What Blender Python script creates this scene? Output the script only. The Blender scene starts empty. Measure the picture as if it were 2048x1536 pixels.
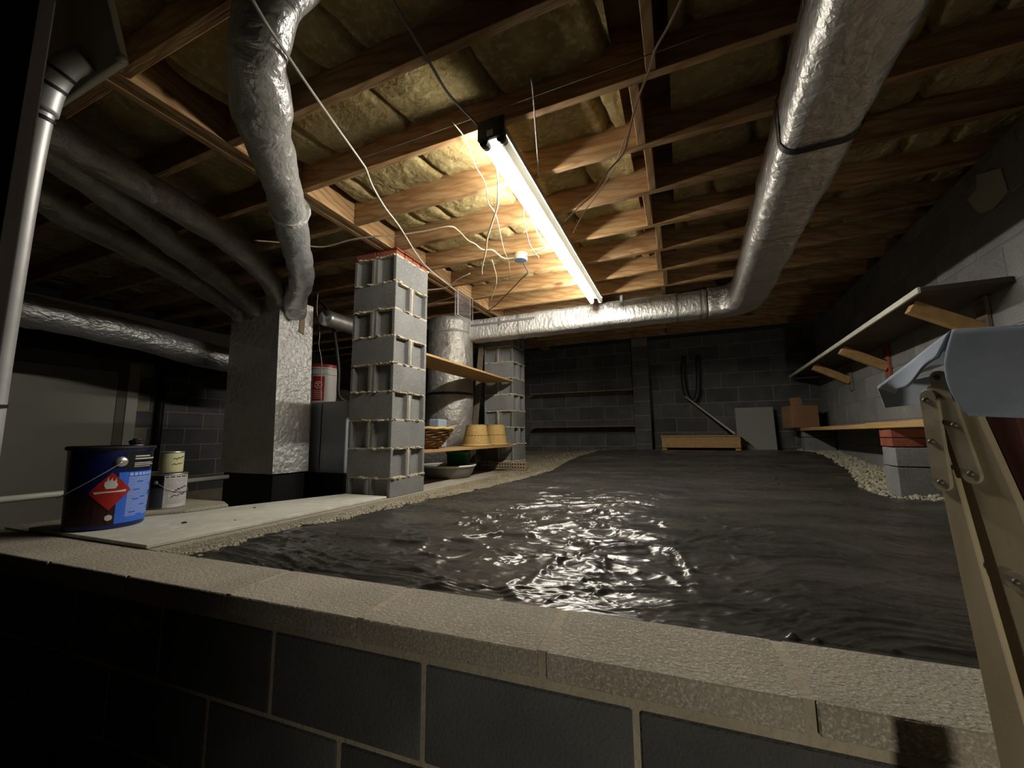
import bpy, bmesh, math, random
import numpy as np
from mathutils import Vector, Matrix, noise, Quaternion

random.seed(7)
S = bpy.context.scene
COL = S.collection
PI = math.pi

# ------------------------------------------------------------------ camera, world, light, exposure
cam = bpy.data.cameras.new('camera')
cam_o = bpy.data.objects.new('camera', cam)
COL.objects.link(cam_o)
CAM_PITCH, CAM_ROLL, CAM_YAW = math.radians(7.3), math.radians(-0.45), math.radians(22.75)
cam.sensor_fit = 'HORIZONTAL'
cam.sensor_width = 36.0
cam.lens = 36.0 * 800.0 / 2048.0
cam.clip_start = 0.02
_fw = Vector((-math.sin(CAM_YAW) * math.cos(CAM_PITCH), math.cos(CAM_YAW) * math.cos(CAM_PITCH), math.sin(CAM_PITCH)))
_r = Vector((math.cos(CAM_YAW), math.sin(CAM_YAW), 0))
_u = _r.cross(_fw)
_c, _s = math.cos(CAM_ROLL), math.sin(CAM_ROLL)
_r, _u = _r * _c + _u * _s, _u * _c - _r * _s
cam_o.matrix_world = Matrix(((_r.x, _u.x, -_fw.x, 0), (_r.y, _u.y, -_fw.y, 0), (_r.z, _u.z, -_fw.z, 1.5), (0, 0, 0, 1)))
S.camera = cam_o

w = bpy.data.worlds.new('world')
S.world = w
w.use_nodes = True
w.node_tree.nodes['Background'].inputs[0].default_value = (0.8, 0.9, 1.0, 1)
w.node_tree.nodes['Background'].inputs[1].default_value = 0.0015

TUBE_STRENGTH = 168.0
# added fill spot, unseen behind the camera, for front wall, ladder and cloth
bl = bpy.data.lights.new('fill_spot', 'SPOT')
bl.energy = 75.0
bl.color = (1.0, 0.9, 0.74)
bl.shadow_soft_size = 0.08
bl.spot_size = math.radians(72)
bl.spot_blend = 1.0
bo = bpy.data.objects.new('fill_spot', bl)
COL.objects.link(bo)
bo.location = (0.9, -1.6, 0.75)
bo.rotation_euler = (Vector((0.5, 0.8, 0.55)) - Vector(bo.location)).to_track_quat('-Z', 'Y').to_euler()

S.view_settings.view_transform = 'Standard'
S.view_settings.look = 'None'
S.view_settings.gamma = 1.0
S.view_settings.use_curve_mapping = False
S.view_settings.exposure = 0.0
S.cycles.use_denoising = True
S.cycles.max_bounces = 8
S.cycles.diffuse_bounces = 6
S.cycles.glossy_bounces = 4
S.cycles.sample_clamp_indirect = 4.0
S.cycles.caustics_reflective = False
S.cycles.caustics_refractive = False

# ------------------------------------------------------------------ materials
MATS = {}


def mat(name, col, rough=0.8, metal=0.0, spec=0.4, var=None, vscale=8.0, vstretch=(1, 1, 1), bump=0.0, bscale=60.0, bstretch=(1, 1, 1),
        rnd=0.0, coat=0.0, fine=None, detail=5.0, dist=0.0, grain=None):
    """principled material: base colour mixed with a second colour by noise, object-random tint, noise relief"""
    if metal < 0.15:
        k = 0.75
        col = tuple(c * k for c in col)
        var = tuple(c * k for c in var) if var else None
        fine = (tuple(c * k for c in fine[0]), *fine[1:]) if fine else None
    m = bpy.data.materials.new(name)
    m.use_nodes = True
    nt = m.node_tree
    b = nt.nodes['Principled BSDF']
    N = nt.nodes.new
    L = nt.links.new
    b.inputs['Roughness'].default_value = rough
    b.inputs['Metallic'].default_value = metal
    b.inputs['Specular IOR Level'].default_value = spec
    if coat:
        b.inputs['Coat Weight'].default_value = coat
    tc = N('ShaderNodeTexCoord')
    inf = N('ShaderNodeObjectInfo')
    off = N('ShaderNodeVectorMath')
    off.operation = 'MULTIPLY'
    off.inputs[1].default_value = (31.0, 17.0, 23.0)
    cmb = N('ShaderNodeCombineXYZ')
    for i in range(3):
        L(inf.outputs['Random'], cmb.inputs[i])
    L(cmb.outputs[0], off.inputs[0])
    add = N('ShaderNodeVectorMath')
    add.operation = 'ADD'
    L(tc.outputs['Object'], add.inputs[0])
    L(off.outputs[0], add.inputs[1])
    out = None
    rgb = N('ShaderNodeRGB')
    rgb.outputs[0].default_value = (*col, 1)
    out = rgb.outputs[0]

    def nz(scale, stretch, det=detail, distort=dist):
        mp = N('ShaderNodeMapping')
        mp.inputs['Scale'].default_value = stretch
        L(add.outputs[0], mp.inputs[0])
        n = N('ShaderNodeTexNoise')
        n.inputs['Scale'].default_value = scale
        n.inputs['Detail'].default_value = det
        n.inputs['Distortion'].default_value = distort
        L(mp.outputs[0], n.inputs['Vector'])
        return n.outputs[0]

    def mixc(fac, a, c2, lo=0.35, hi=0.65):
        rp = N('ShaderNodeMapRange')
        rp.inputs[1].default_value = lo
        rp.inputs[2].default_value = hi
        L(fac, rp.inputs[0])
        mx = N('ShaderNodeMix')
        mx.data_type = 'RGBA'
        L(rp.outputs[0], mx.inputs[0])
        L(a, mx.inputs[6])
        mx.inputs[7].default_value = (*c2, 1)
        return mx.outputs[2]
    if var:
        out = mixc(nz(vscale, vstretch), out, var)
    if fine:
        out = mixc(nz(fine[1], fine[2] if len(fine) > 2 else (1, 1, 1), 2.0, 0.0), out, fine[0], 0.5, 0.75)
    if grain:
        gcol, kcol = [tuple(c * 0.75 for c in q) for q in grain[:2]]
        mp = N('ShaderNodeMapping')
        mp.inputs['Scale'].default_value = (1.0, 0.22, 1.0) if name.endswith('_y') else (0.22, 1.0, 1.0)
        L(add.outputs[0], mp.inputs[0])
        wv = N('ShaderNodeTexWave')
        wv.wave_type = 'BANDS'
        wv.bands_direction = 'DIAGONAL'
        wv.inputs['Scale'].default_value = 11.0
        wv.inputs['Distortion'].default_value = 9.0
        wv.inputs['Detail'].default_value = 2.0
        wv.inputs['Detail Scale'].default_value = 0.9
        L(mp.outputs[0], wv.inputs['Vector'])
        mx = N('ShaderNodeMix')
        mx.data_type = 'RGBA'
        mr_ = N('ShaderNodeMapRange')
        mr_.inputs[1].default_value = 0.55
        mr_.inputs[2].default_value = 1.0
        mr_.inputs[4].default_value = 0.75
        L(wv.outputs[1], mr_.inputs[0])
        L(mr_.outputs[0], mx.inputs[0])
        L(out, mx.inputs[6])
        mx.inputs[7].default_value = (*gcol, 1)
        mk = N('ShaderNodeMapping')
        mk.inputs['Scale'].default_value = (1.5, 3.0, 4.2)
        L(add.outputs[0], mk.inputs[0])
        vo = N('ShaderNodeTexVoronoi')
        vo.inputs['Scale'].default_value = 1.0
        L(mk.outputs[0], vo.inputs['Vector'])
        kr = N('ShaderNodeMapRange')
        kr.inputs[1].default_value = 0.10
        kr.inputs[2].default_value = 0.05
        kr.inputs[3].default_value = 0.0
        kr.inputs[4].default_value = 0.85
        L(vo.outputs['Distance'], kr.inputs[0])
        m2 = N('ShaderNodeMix')
        m2.data_type = 'RGBA'
        L(kr.outputs[0], m2.inputs[0])
        L(mx.outputs[2], m2.inputs[6])
        m2.inputs[7].default_value = (*kcol, 1)
        out = m2.outputs[2]
    if rnd:
        hs = N('ShaderNodeHueSaturation')
        mr = N('ShaderNodeMapRange')
        mr.inputs[3].default_value = 1 - rnd
        mr.inputs[4].default_value = 1 + rnd
        L(inf.outputs['Random'], mr.inputs[0])
        L(mr.outputs[0], hs.inputs['Value'])
        L(out, hs.inputs['Color'])
        out = hs.outputs[0]
    L(out, b.inputs['Base Color'])
    if bump:
        bp = N('ShaderNodeBump')
        bp.inputs['Strength'].default_value = 1.0
        bp.inputs['Distance'].default_value = bump
        L(nz(bscale, bstretch, 4.0, 0.3), bp.inputs['Height'])
        L(bp.outputs[0], b.inputs['Normal'])
    MATS[name] = m
    return m


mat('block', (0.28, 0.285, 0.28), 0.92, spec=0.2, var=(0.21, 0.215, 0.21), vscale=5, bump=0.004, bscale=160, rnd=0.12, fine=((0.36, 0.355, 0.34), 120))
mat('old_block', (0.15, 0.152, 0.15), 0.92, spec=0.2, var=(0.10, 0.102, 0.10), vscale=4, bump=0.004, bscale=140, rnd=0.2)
mat('far_block', (0.27, 0.275, 0.28), 0.92, spec=0.2, var=(0.20, 0.205, 0.21), vscale=4, rnd=0.15)
mat('cap_block', (0.52, 0.47, 0.38), 0.92, spec=0.2, var=(0.40, 0.36, 0.285), vscale=4, bump=0.006, bscale=110, rnd=0.06, fine=((0.80, 0.74, 0.62), 200))
mat('mortar', (0.72, 0.63, 0.46), 0.95, spec=0.1, var=(0.55, 0.48, 0.36), vscale=9, bump=0.006, bscale=70)
mat('cap_mortar', (0.60, 0.53, 0.40), 0.95, spec=0.1, var=(0.46, 0.41, 0.31), vscale=9, bump=0.006, bscale=70)
mat('grey_mortar', (0.30, 0.29, 0.27), 0.95, spec=0.1, var=(0.24, 0.23, 0.21), vscale=9, bump=0.004, bscale=70)
mat('red_brick', (0.42, 0.13, 0.075), 0.9, spec=0.2, var=(0.32, 0.10, 0.06), vscale=14, bump=0.004, bscale=120, rnd=0.15)
mat('tan_brick', (0.42, 0.33, 0.24), 0.9, spec=0.2, var=(0.33, 0.25, 0.18), vscale=14, bump=0.004, bscale=120, rnd=0.1)
mat('dark_core', (0.03, 0.028, 0.025), 0.95)
mat('pine', (0.58, 0.38, 0.19), 0.75, spec=0.25, var=(0.43, 0.255, 0.115), vscale=3.2, vstretch=(0.5, 14, 14), bump=0.0012, bscale=12, bstretch=(0.6, 14, 14), rnd=0.14, dist=2.2,
    fine=((0.32, 0.17, 0.07), 4.0, (1.0, 7, 7)), grain=((0.33, 0.17, 0.065), (0.12, 0.05, 0.02)))
mat('pine_y', (0.58, 0.38, 0.19), 0.75, spec=0.25, var=(0.43, 0.255, 0.115), vscale=3.2, vstretch=(14, 0.5, 14), rnd=0.14, dist=2.2, grain=((0.33, 0.17, 0.065), (0.12, 0.05, 0.02)))
mat('subfloor', (0.42, 0.27, 0.13), 0.85, var=(0.33, 0.2, 0.09), vscale=3, vstretch=(1, 6, 6))
mat('batt', (0.52, 0.41, 0.19), 0.98, spec=0.05, var=(0.36, 0.28, 0.125), vscale=9, bump=0.02, bscale=22, rnd=0.1, fine=((0.62, 0.53, 0.30), 30))
mat('dark_wood', (0.05, 0.032, 0.022), 0.8, var=(0.035, 0.022, 0.016), vscale=4, vstretch=(8, 8, 0.6))
mat('shelf_wood', (0.58, 0.38, 0.17), 0.7, spec=0.3, var=(0.47, 0.28, 0.11), vscale=3, vstretch=(8, 0.5, 8), bump=0.001, bscale=14, bstretch=(12, 0.6, 12), rnd=0.06)
mat('grey_wood', (0.24, 0.20, 0.155), 0.8, spec=0.2, var=(0.18, 0.15, 0.11), vscale=3, vstretch=(8, 0.5, 8))
mat('foil', (0.70, 0.69, 0.66), 0.40, metal=0.78, spec=0.5, var=(0.58, 0.57, 0.545), vscale=6, bump=0.014, bscale=24)
mat('foil_fold', (0.86, 0.85, 0.82), 0.40, metal=0.5, spec=0.5, var=(0.74, 0.73, 0.70), vscale=6, bump=0.016, bscale=20, bstretch=(1.8, 1, 1))
mat('lit_foil', (0.93, 0.92, 0.89), 0.45, metal=0.45, spec=0.5, var=(0.84, 0.83, 0.80), vscale=8, bump=0.02, bscale=30)
mat('dull_hood', (1.0, 0.98, 0.74), 0.5)
mat('flex_foil', (0.70, 0.70, 0.69), 0.36, metal=0.68, spec=0.5, var=(0.58, 0.58, 0.57), vscale=6, bump=0.012, bscale=20, bstretch=(1, 1, 2))
mat('old_foil', (0.46, 0.445, 0.41), 0.5, metal=0.6, var=(0.34, 0.325, 0.29), vscale=6, bump=0.018, bscale=18)
mat('galvanized', (0.62, 0.63, 0.62), 0.38, metal=0.9, var=(0.5, 0.51, 0.5), vscale=14)
mat('silver_pipe', (0.68, 0.68, 0.68), 0.45, metal=0.55, spec=0.5, var=(0.58, 0.58, 0.58), vscale=12)
mat('black_band', (0.02, 0.02, 0.02), 0.5)
mat('grey_tape', (0.30, 0.29, 0.28), 0.5)
mat('brown_tape', (0.42, 0.31, 0.19), 0.6)
mat('plastic_sheet', (0.040, 0.039, 0.037), 0.27, spec=0.5, var=(0.085, 0.078, 0.066), vscale=2.2, vstretch=(1, 2.5, 1), bump=0.0015, bscale=22, bstretch=(1.0, 2.4, 1), fine=((0.07, 0.066, 0.058), 24))
mat('dirt', (0.40, 0.35, 0.25), 0.97, spec=0.1, var=(0.28, 0.24, 0.165), vscale=5, bump=0.012, bscale=60)
mat('stone', (0.50, 0.46, 0.35), 0.9, spec=0.2, var=(0.36, 0.33, 0.25), vscale=30)
mat('slab_concrete', (0.05, 0.05, 0.047), 0.9, var=(0.035, 0.035, 0.032), vscale=2)
mat('cement_board', (0.82, 0.80, 0.70), 0.85, spec=0.2, var=(0.70, 0.68, 0.58), vscale=3, bump=0.001, bscale=80, fine=((0.90, 0.88, 0.78), 18))
mat('white_enamel', (0.82, 0.81, 0.76), 0.35, spec=0.5, var=(0.76, 0.75, 0.70), vscale=5)
mat('socket_black', (0.02, 0.02, 0.02), 0.45, spec=0.5)
mat('cream_cable', (0.66, 0.56, 0.40), 0.55, spec=0.4, var=(0.55, 0.45, 0.31), vscale=20)
mat('white_cable', (0.72, 0.69, 0.62), 0.5, spec=0.4, var=(0.6, 0.57, 0.5), vscale=20)
mat('pink_cable', (0.62, 0.36, 0.28), 0.55, spec=0.4, var=(0.66, 0.52, 0.42), vscale=9)
mat('dark_cable', (0.03, 0.03, 0.03), 0.5, spec=0.4)
mat('grey_cable', (0.22, 0.2, 0.18), 0.55, spec=0.4)
mat('box_blue', (0.13, 0.19, 0.27), 0.5, spec=0.4)
mat('wire_chrome', (0.80, 0.78, 0.72), 0.3, metal=0.6)
mat('door_paint', (0.66, 0.645, 0.53), 0.5, spec=0.4, var=(0.60, 0.585, 0.475), vscale=2)
mat('door_trim', (0.86, 0.84, 0.72), 0.55, spec=0.4)
mat('door_jamb', (0.27, 0.26, 0.19), 0.6)
mat('unit_grey', (0.66, 0.72, 0.80), 0.45, metal=0.1, spec=0.4, var=(0.56, 0.61, 0.68), vscale=2)
mat('black_metal', (0.012, 0.012, 0.012), 0.6)
mat('pvc', (0.95, 0.94, 0.84), 0.35, spec=0.45)
mat('bucket_blue', (0.008, 0.02, 0.16), 0.3, spec=0.5, var=(0.006, 0.014, 0.12), vscale=3)
mat('label_blue', (0.05, 0.20, 0.95), 0.4, spec=0.4)
mat('label_pale', (0.50, 0.66, 1.0), 0.5)
mat('label_black', (0.01, 0.01, 0.011), 0.4)
mat('label_maroon', (0.035, 0.008, 0.008), 0.45)
mat('label_red', (0.48, 0.025, 0.02), 0.4)
mat('label_white', (0.78, 0.76, 0.70), 0.5)
mat('ink', (0.03, 0.03, 0.03), 0.6)
mat('print_grey', (0.42, 0.40, 0.42), 0.6)
mat('can_white', (0.85, 0.83, 0.80), 0.45, spec=0.4, var=(0.74, 0.72, 0.70), vscale=20)
mat('can_navy', (0.10, 0.10, 0.14), 0.4)
mat('can_tin', (0.6, 0.59, 0.56), 0.35, metal=0.8)
mat('can_cream', (0.92, 0.90, 0.52), 0.5, var=(0.76, 0.73, 0.40), vscale=9)
mat('bucket_white', (0.74, 0.71, 0.66), 0.4, spec=0.4)
mat('lid_red', (0.36, 0.03, 0.035), 0.4, spec=0.4)
mat('wicker', (0.86, 0.60, 0.24), 0.6, spec=0.3, var=(0.68, 0.43, 0.14), vscale=40, vstretch=(1, 1, 3), bump=0.006, bscale=60, bstretch=(1, 1, 2.5))
mat('dark_wicker', (0.30, 0.16, 0.06), 0.55, spec=0.3, var=(0.15, 0.075, 0.03), vscale=30, bump=0.003, bscale=60)
mat('tub_grey', (0.33, 0.32, 0.29), 0.6, var=(0.27, 0.26, 0.23), vscale=3)
mat('green_plastic', (0.015, 0.15, 0.055), 0.35, spec=0.5)
mat('pale_blue_plastic', (0.42, 0.52, 0.62), 0.35, spec=0.5)
mat('cardboard', (0.36, 0.20, 0.10), 0.85, var=(0.30, 0.16, 0.08), vscale=4)
mat('panel_grey', (0.34, 0.34, 0.32), 0.7)
mat('aluminium', (0.8, 0.8, 0.8), 0.35, metal=0.9)
mat('rail_wood', (0.80, 0.68, 0.46), 0.6, spec=0.35, var=(0.64, 0.53, 0.34), vscale=6, vstretch=(6, 6, 0.8), bump=0.001, bscale=40)
mat('dark_red_rail', (0.16, 0.055, 0.04), 0.55, spec=0.35, var=(0.10, 0.05, 0.03), vscale=7)
mat('hinge_steel', (0.70, 0.61, 0.44), 0.5, metal=0.1, spec=0.4, var=(0.48, 0.41, 0.28), vscale=30)
mat('bolt_steel', (0.16, 0.14, 0.11), 0.5, metal=0.5)
mat('cloth_blue', (0.70, 0.80, 0.96), 0.95, spec=0.1, var=(0.56, 0.65, 0.80), vscale=14, bump=0.0003, bscale=300)
mat('shaded_shelf', (0.075, 0.058, 0.042), 0.85, var=(0.055, 0.042, 0.03), vscale=4)
mat('paper', (0.52, 0.52, 0.42), 0.85)
m = mat('dead_tube', (0.86, 0.85, 0.78), 0.3)
_nt = m.node_tree
_tr = _nt.nodes.new('ShaderNodeBsdfTranslucent')
_tr.inputs['Color'].default_value = (0.86, 0.85, 0.78, 1)
_mx = _nt.nodes.new('ShaderNodeMixShader')
_mx.inputs[0].default_value = 0.65
_nt.links.new(_nt.nodes['Principled BSDF'].outputs[0], _mx.inputs[1])
_nt.links.new(_tr.outputs[0], _mx.inputs[2])
_nt.links.new(_mx.outputs[0], _nt.nodes['Material Output'].inputs['Surface'])
m = mat('tube_light', (0.9, 0.9, 0.88), 0.3)
_b = m.node_tree.nodes['Principled BSDF']
_b.inputs['Emission Color'].default_value = (1.0, 0.945, 0.84, 1)
_b.inputs['Emission Strength'].default_value = TUBE_STRENGTH

# ------------------------------------------------------------------ mesh helpers


class MB:
    def __init__(self):
        self.v = []
        self.f = []

    def add(self, vs, fs):
        o = len(self.v)
        self.v += [tuple(p) for p in vs]
        self.f += [tuple(i + o for i in f) for f in fs]
        return self

    def box(self, x0, x1, y0, y1, z0, z1):
        return self.add([(x0, y0, z0), (x1, y0, z0), (x1, y1, z0), (x0, y1, z0), (x0, y0, z1), (x1, y0, z1), (x1, y1, z1), (x0, y1, z1)],
                        [(0, 3, 2, 1), (4, 5, 6, 7), (0, 1, 5, 4), (1, 2, 6, 5), (2, 3, 7, 6), (3, 0, 4, 7)])

    def prism(self, poly, z0, z1, axis='z'):
        """polygon (ccw) extruded; axis 'z': poly in xy, 'y': poly in xz"""  # plank coloured dark to give the shade of its underside
        n = len(poly)  # pale strip stands in for the light on the front edge
        if axis == 'z':
            vs = [(a, b, z0) for a, b in poly] + [(a, b, z1) for a, b in poly]
        elif axis == 'y':
            vs = [(a, z1, b) for a, b in poly] + [(a, z0, b) for a, b in poly]
        else:
            vs = [(z0, a, b) for a, b in poly] + [(z1, a, b) for a, b in poly]
        fs = [tuple(range(n - 1, -1, -1)), tuple(range(n, 2 * n))]
        fs += [(i, (i + 1) % n, n + (i + 1) % n, n + i) for i in range(n)]
        return self.add(vs, fs)

    def tube(self, path, r, seg=10, sub=4, closed_ends=True, rough=0.0, rscale=9.0, seed=0.0, smooth=True):
        pts = [Vector(p) for p in path]
        if smooth and len(pts) > 2 and sub > 1:
            q = []
            ex = [pts[0] * 2 - pts[1]] + pts + [pts[-1] * 2 - pts[-2]]
            for i in range(1, len(ex) - 2):
                p0, p1, p2, p3 = ex[i - 1:i + 3]
                for k in range(sub):
                    t = k / sub
                    q.append(0.5 * ((2 * p1) + (p2 - p0) * t + (2 * p0 - 5 * p1 + 4 * p2 - p3) * t * t + (3 * p1 - p0 - 3 * p2 + p3) * t ** 3))
            q.append(pts[-1])
        elif sub > 1:
            q = []
            for a, b in zip(pts, pts[1:]):
                q += [a.lerp(b, k / sub) for k in range(sub)]
            q.append(pts[-1])
        else:
            q = pts
        n = len(q)
        tang = []
        for i in range(n):
            d = q[min(i + 1, n - 1)] - q[max(i - 1, 0)]
            tang.append(d.normalized())
        up = Vector((0, 0, 1)) if abs(tang[0].z) < 0.9 else Vector((1, 0, 0))
        nrm = (up - tang[0] * up.dot(tang[0])).normalized()
        vs = []
        for i in range(n):
            if i:
                nrm = (nrm - tang[i] * nrm.dot(tang[i])).normalized()
            bi = tang[i].cross(nrm)
            rr = r(i / (n - 1)) if callable(r) else r
            for k in range(seg):
                a = 2 * PI * k / seg
                d = nrm * math.cos(a) + bi * math.sin(a)
                e = rr
                if rough:
                    e += rough * noise.noise((q[i] + d * r0(r)) * rscale + Vector((seed, 0, 0)))
                vs.append(q[i] + d * e)
        fs = [(i * seg + k, i * seg + (k + 1) % seg, (i + 1) * seg + (k + 1) % seg, (i + 1) * seg + k) for i in range(n - 1) for k in range(seg)]
        if closed_ends:
            fs += [tuple(range(seg - 1, -1, -1)), tuple((n - 1) * seg + k for k in range(seg))]
        return self.add(vs, fs)

    def lathe(self, prof, c=(0, 0, 0), seg=32, a0=0.0, a1=2 * PI):
        full = abs(a1 - a0 - 2 * PI) < 1e-6
        n = seg if full else seg + 1
        vs = []
        for r, z in prof:
            for k in range(n):
                a = a0 + (a1 - a0) * k / seg
                vs.append((c[0] + r * math.cos(a), c[1] + r * math.sin(a), c[2] + z))
        m = len(prof)
        fs = []
        for i in range(m - 1):
            for k in range(seg if full else seg):
                k2 = (k + 1) % n if full else k + 1
                fs.append((i * n + k, i * n + k2, (i + 1) * n + k2, (i + 1) * n + k))
        return self.add(vs, fs)

    def grid(self, nu, nv, fn):
        vs = [fn(i / (nu - 1), j / (nv - 1)) for j in range(nv) for i in range(nu)]
        fs = [(j * nu + i, j * nu + i + 1, (j + 1) * nu + i + 1, (j + 1) * nu + i) for j in range(nv - 1) for i in range(nu - 1)]
        return self.add(vs, fs)

    def mesh(self, name, m, smooth=False, bevel=0.0, seg=1):
        me = bpy.data.meshes.new(name)
        me.from_pydata(self.v, [], self.f)
        me.update()
        if bevel:
            bm = bmesh.new()
            bm.from_mesh(me)
            bmesh.ops.bevel(bm, geom=list(bm.edges), offset=bevel, segments=seg, profile=0.5, affect='EDGES')
            bm.to_mesh(me)
            bm.free()
        if smooth:
            me.polygons.foreach_set('use_smooth', [True] * len(me.polygons))
        if m:
            me.materials.append(MATS[m])
        return me

    def build(self, name, m, parent=None, smooth=False, bevel=0.0, seg=1, loc=None):
        return link(name, self.mesh(name, m, smooth, bevel, seg), parent, loc)


def r0(r):
    return r(0.5) if callable(r) else r


def link(name, me, parent=None, loc=None, rz=0.0):
    o = bpy.data.objects.new(name, me)
    COL.objects.link(o)
    if parent is not None:
        o.parent = parent
    if loc is not None:
        o.location = loc
    if rz:
        o.rotation_euler = (0, 0, rz)
    return o


def tag(o, label, cat, group=None, kind=None):
    o['label'] = label
    o['category'] = cat
    if group:
        o['group'] = group
    if kind:
        o['kind'] = kind
    return o


def thing(name, label, cat, loc=(0, 0, 0), rz=0.0, group=None):
    return tag(link(name, None, None, loc, rz), label, cat, group)


def struct(o):
    o['kind'] = 'structure'
    return o


def auto_smooth(o, deg=35):
    me = o.data
    bm = bmesh.new()
    bm.from_mesh(me)
    for e in bm.edges:
        e.smooth = len(e.link_faces) == 2 and e.calc_face_angle(0) < math.radians(deg)
    for f in bm.faces:
        f.smooth = True
    bm.to_mesh(me)
    bm.free()
    return o


def piecewise(pts, x):
    if x <= pts[0][0]:
        return pts[0][1]
    for (a, b), (c, d) in zip(pts, pts[1:]):
        if x <= c:
            t = (x - a) / (c - a)
            return b + (d - b) * t
    return pts[-1][1]


def sstep(a, b, x):
    t = min(1, max(0, (x - a) / (b - a)))
    return t * t * (3 - 2 * t)


# ------------------------------------------------------------------ setting: crawl ground, basement slab
def ground_z(x, y):
    c = piecewise([(0, 1.045), (1, 1.05), (2.2, 1.055), (3, 1.07), (3.8, 1.095), (4.5, 1.15), (5.1, 1.24), (5.6, 1.275), (6.5, 1.285)], y)
    l = piecewise([(0, 1.04), (1, 1.045), (3, 1.06), (4.0, 1.075), (4.5, 1.09), (5.1, 1.14), (5.6, 1.2), (6.5, 1.26)], y)
    t = sstep(-1.9, -0.8, x)
    z = l * (1 - t) + c * t
    z += 0.05 * sstep(1.0, 1.5, x) * (1 - sstep(4.2, 5.2, y))
    return z


def wall_front_inner(x):
    return 1.017 + 0.0477 * x


GX0, GX1, GY1 = -2.95, 1.75, 6.3


def gfun(u, v):
    gx0 = piecewise([(2.60, -1.842), (2.70, -2.265), (3.2, -2.265), (3.6, GX0)], 1.0 + (GY1 - 1.0) * v)
    x = gx0 + (GX1 - gx0) * u
    y0 = wall_front_inner(x) - 0.03
    y = y0 + (GY1 - y0) * v
    # the fill stops at the knee wall on the left until it passes the second pier
    z = ground_z(x, y) + 0.012 * noise.noise(Vector((x * 3, y * 3, 0.3))) + 0.006 * noise.noise(Vector((x * 11, y * 11, 1.3)))
    return (x, y, z)


struct(MB().grid(120, 140, gfun).build('floor', 'dirt', smooth=True))
slab = struct(MB().box(-6.2, 3.0, -3.0, 6.6, 0.1, 0.2).build('floor', 'slab_concrete'))

# ------------------------------------------------------------------ block walls
BLOCKS = {}


def block_mesh(L, D, H, m):
    k = (round(L, 3), round(D, 3), round(H, 3), m)
    if k not in BLOCKS:
        BLOCKS[k] = MB().box(-L / 2, L / 2, 0, D, 0, H).mesh('concrete_block', m, bevel=0.004)
    return BLOCKS[k]


def block_wall(name, x0, y0, ang, length, z0, z1, thick, m='old_block', mortar='grey_mortar', blen=0.406, ch=0.203, skip=None, region=None, proud=0.004):
    """wall along local +x from (x0,y0) turned by ang; visible face is local y=0 (facing local -y)"""
    w_ = struct(MB().box(0, length, proud, thick, z0, z1).build(name, mortar, loc=(x0, y0, 0)))
    w_.rotation_euler = (0, 0, ang)
    nc = int(math.ceil((z1 - z0) / ch - 1e-6))
    for c in range(nc):
        za = z0 + c * ch
        h = min(ch, z1 - za) - 0.01
        if h < 0.03:
            continue
        x = -blen / 2 if c % 2 else 0.0
        while x < length - 0.02:
            a, b = max(x, 0), min(x + blen, length)
            mid = (a + b) / 2
            if b - a > 0.05 and not (region and not region(mid, za + h / 2)):
                link('concrete_block', block_mesh(b - a - 0.01, 0.05, h, m), w_, (mid, 0, za + 0.005))
            x += blen
    return w_


# back wall behind the crawl space, right-hand wall, far basement wall
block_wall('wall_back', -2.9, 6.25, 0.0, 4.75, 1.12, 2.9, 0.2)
RA = math.radians(2.8)


def rw(s, off=0.0):
    """point on the right-hand wall face: s metres along it from Y=0, off metres out into the room"""
    return (1.37 + s * math.sin(RA) - off * math.cos(RA), s * math.cos(RA) + off * math.sin(RA))


# its local +x must run so that local -y faces the room (towards -X): run from far to near
_p = rw(6.3)
block_wall('wall_right', _p[0], _p[1], -PI / 2 - RA, 5.9, 0.985, 2.9, 0.2, m='block')
block_wall('wall_left', -5.9, -0.5, PI / 2, 7.0, 0.2, 2.9, 0.2, m='far_block', mortar='mortar', region=lambda s, z: 3.1 < s < 5.2 and 0.9 < z < 2.5)
struct(MB().box(-6.1, -2.9, 6.25, 6.45, 0.2, 2.9).build('wall_rear', 'grey_mortar'))

# front knee wall: solid cap blocks over full blocks, turned 2.73 deg
FA = math.atan(0.0477)
wf = struct(MB().box(-0.4, 5.0, 0.008, 0.200, 0.2, 1.0792).build('wall_front', 'cap_mortar', loc=(-3.3, 0.808 - 3.3 * 0.0477, 0)))
wf.rotation_euler = (0, 0, FA)
capm = MB().box(-0.211, 0.211, 0.0, 0.205, 0.0, 0.05).mesh('cap_block', 'cap_block', bevel=0.0025)
for k in range(12):
    link('cap_block', capm, wf, (0.18 + 0.44 * k - 0.46 + 0.0075, 0, 1.03))
for c in range(4):
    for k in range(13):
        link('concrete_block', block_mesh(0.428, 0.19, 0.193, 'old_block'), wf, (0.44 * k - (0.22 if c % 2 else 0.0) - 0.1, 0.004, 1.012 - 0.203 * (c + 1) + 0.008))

# knee wall under the piers, running away from the camera
wi = struct(MB().box(-2.27, -1.84, 0.93, 5.0, 0.2, 1.079).build('wall_inner', 'cap_block'))
struct(MB().box(-3.05, -2.275, 0.9, 1.66, 0.2, 1.078).build('wall_corner', 'cap_block'))

# pilaster on the back wall
pil = struct(MB().box(-0.61, -0.39, 6.03, 6.25, 1.15, 2.9).build('trim_1', 'grey_mortar'))
for c in range(9):
    z = 1.165 + c * 0.203
    if z + 0.19 < 2.9:
        link('concrete_block', block_mesh(0.226, 0.05, 0.192, 'old_block'), pil, (-0.5, 6.026, z))

struct(MB().box(-5.895, -5.68, -0.5, 6.2, 2.40, 2.895).build('trim_2', 'dark_wood'))

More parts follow.
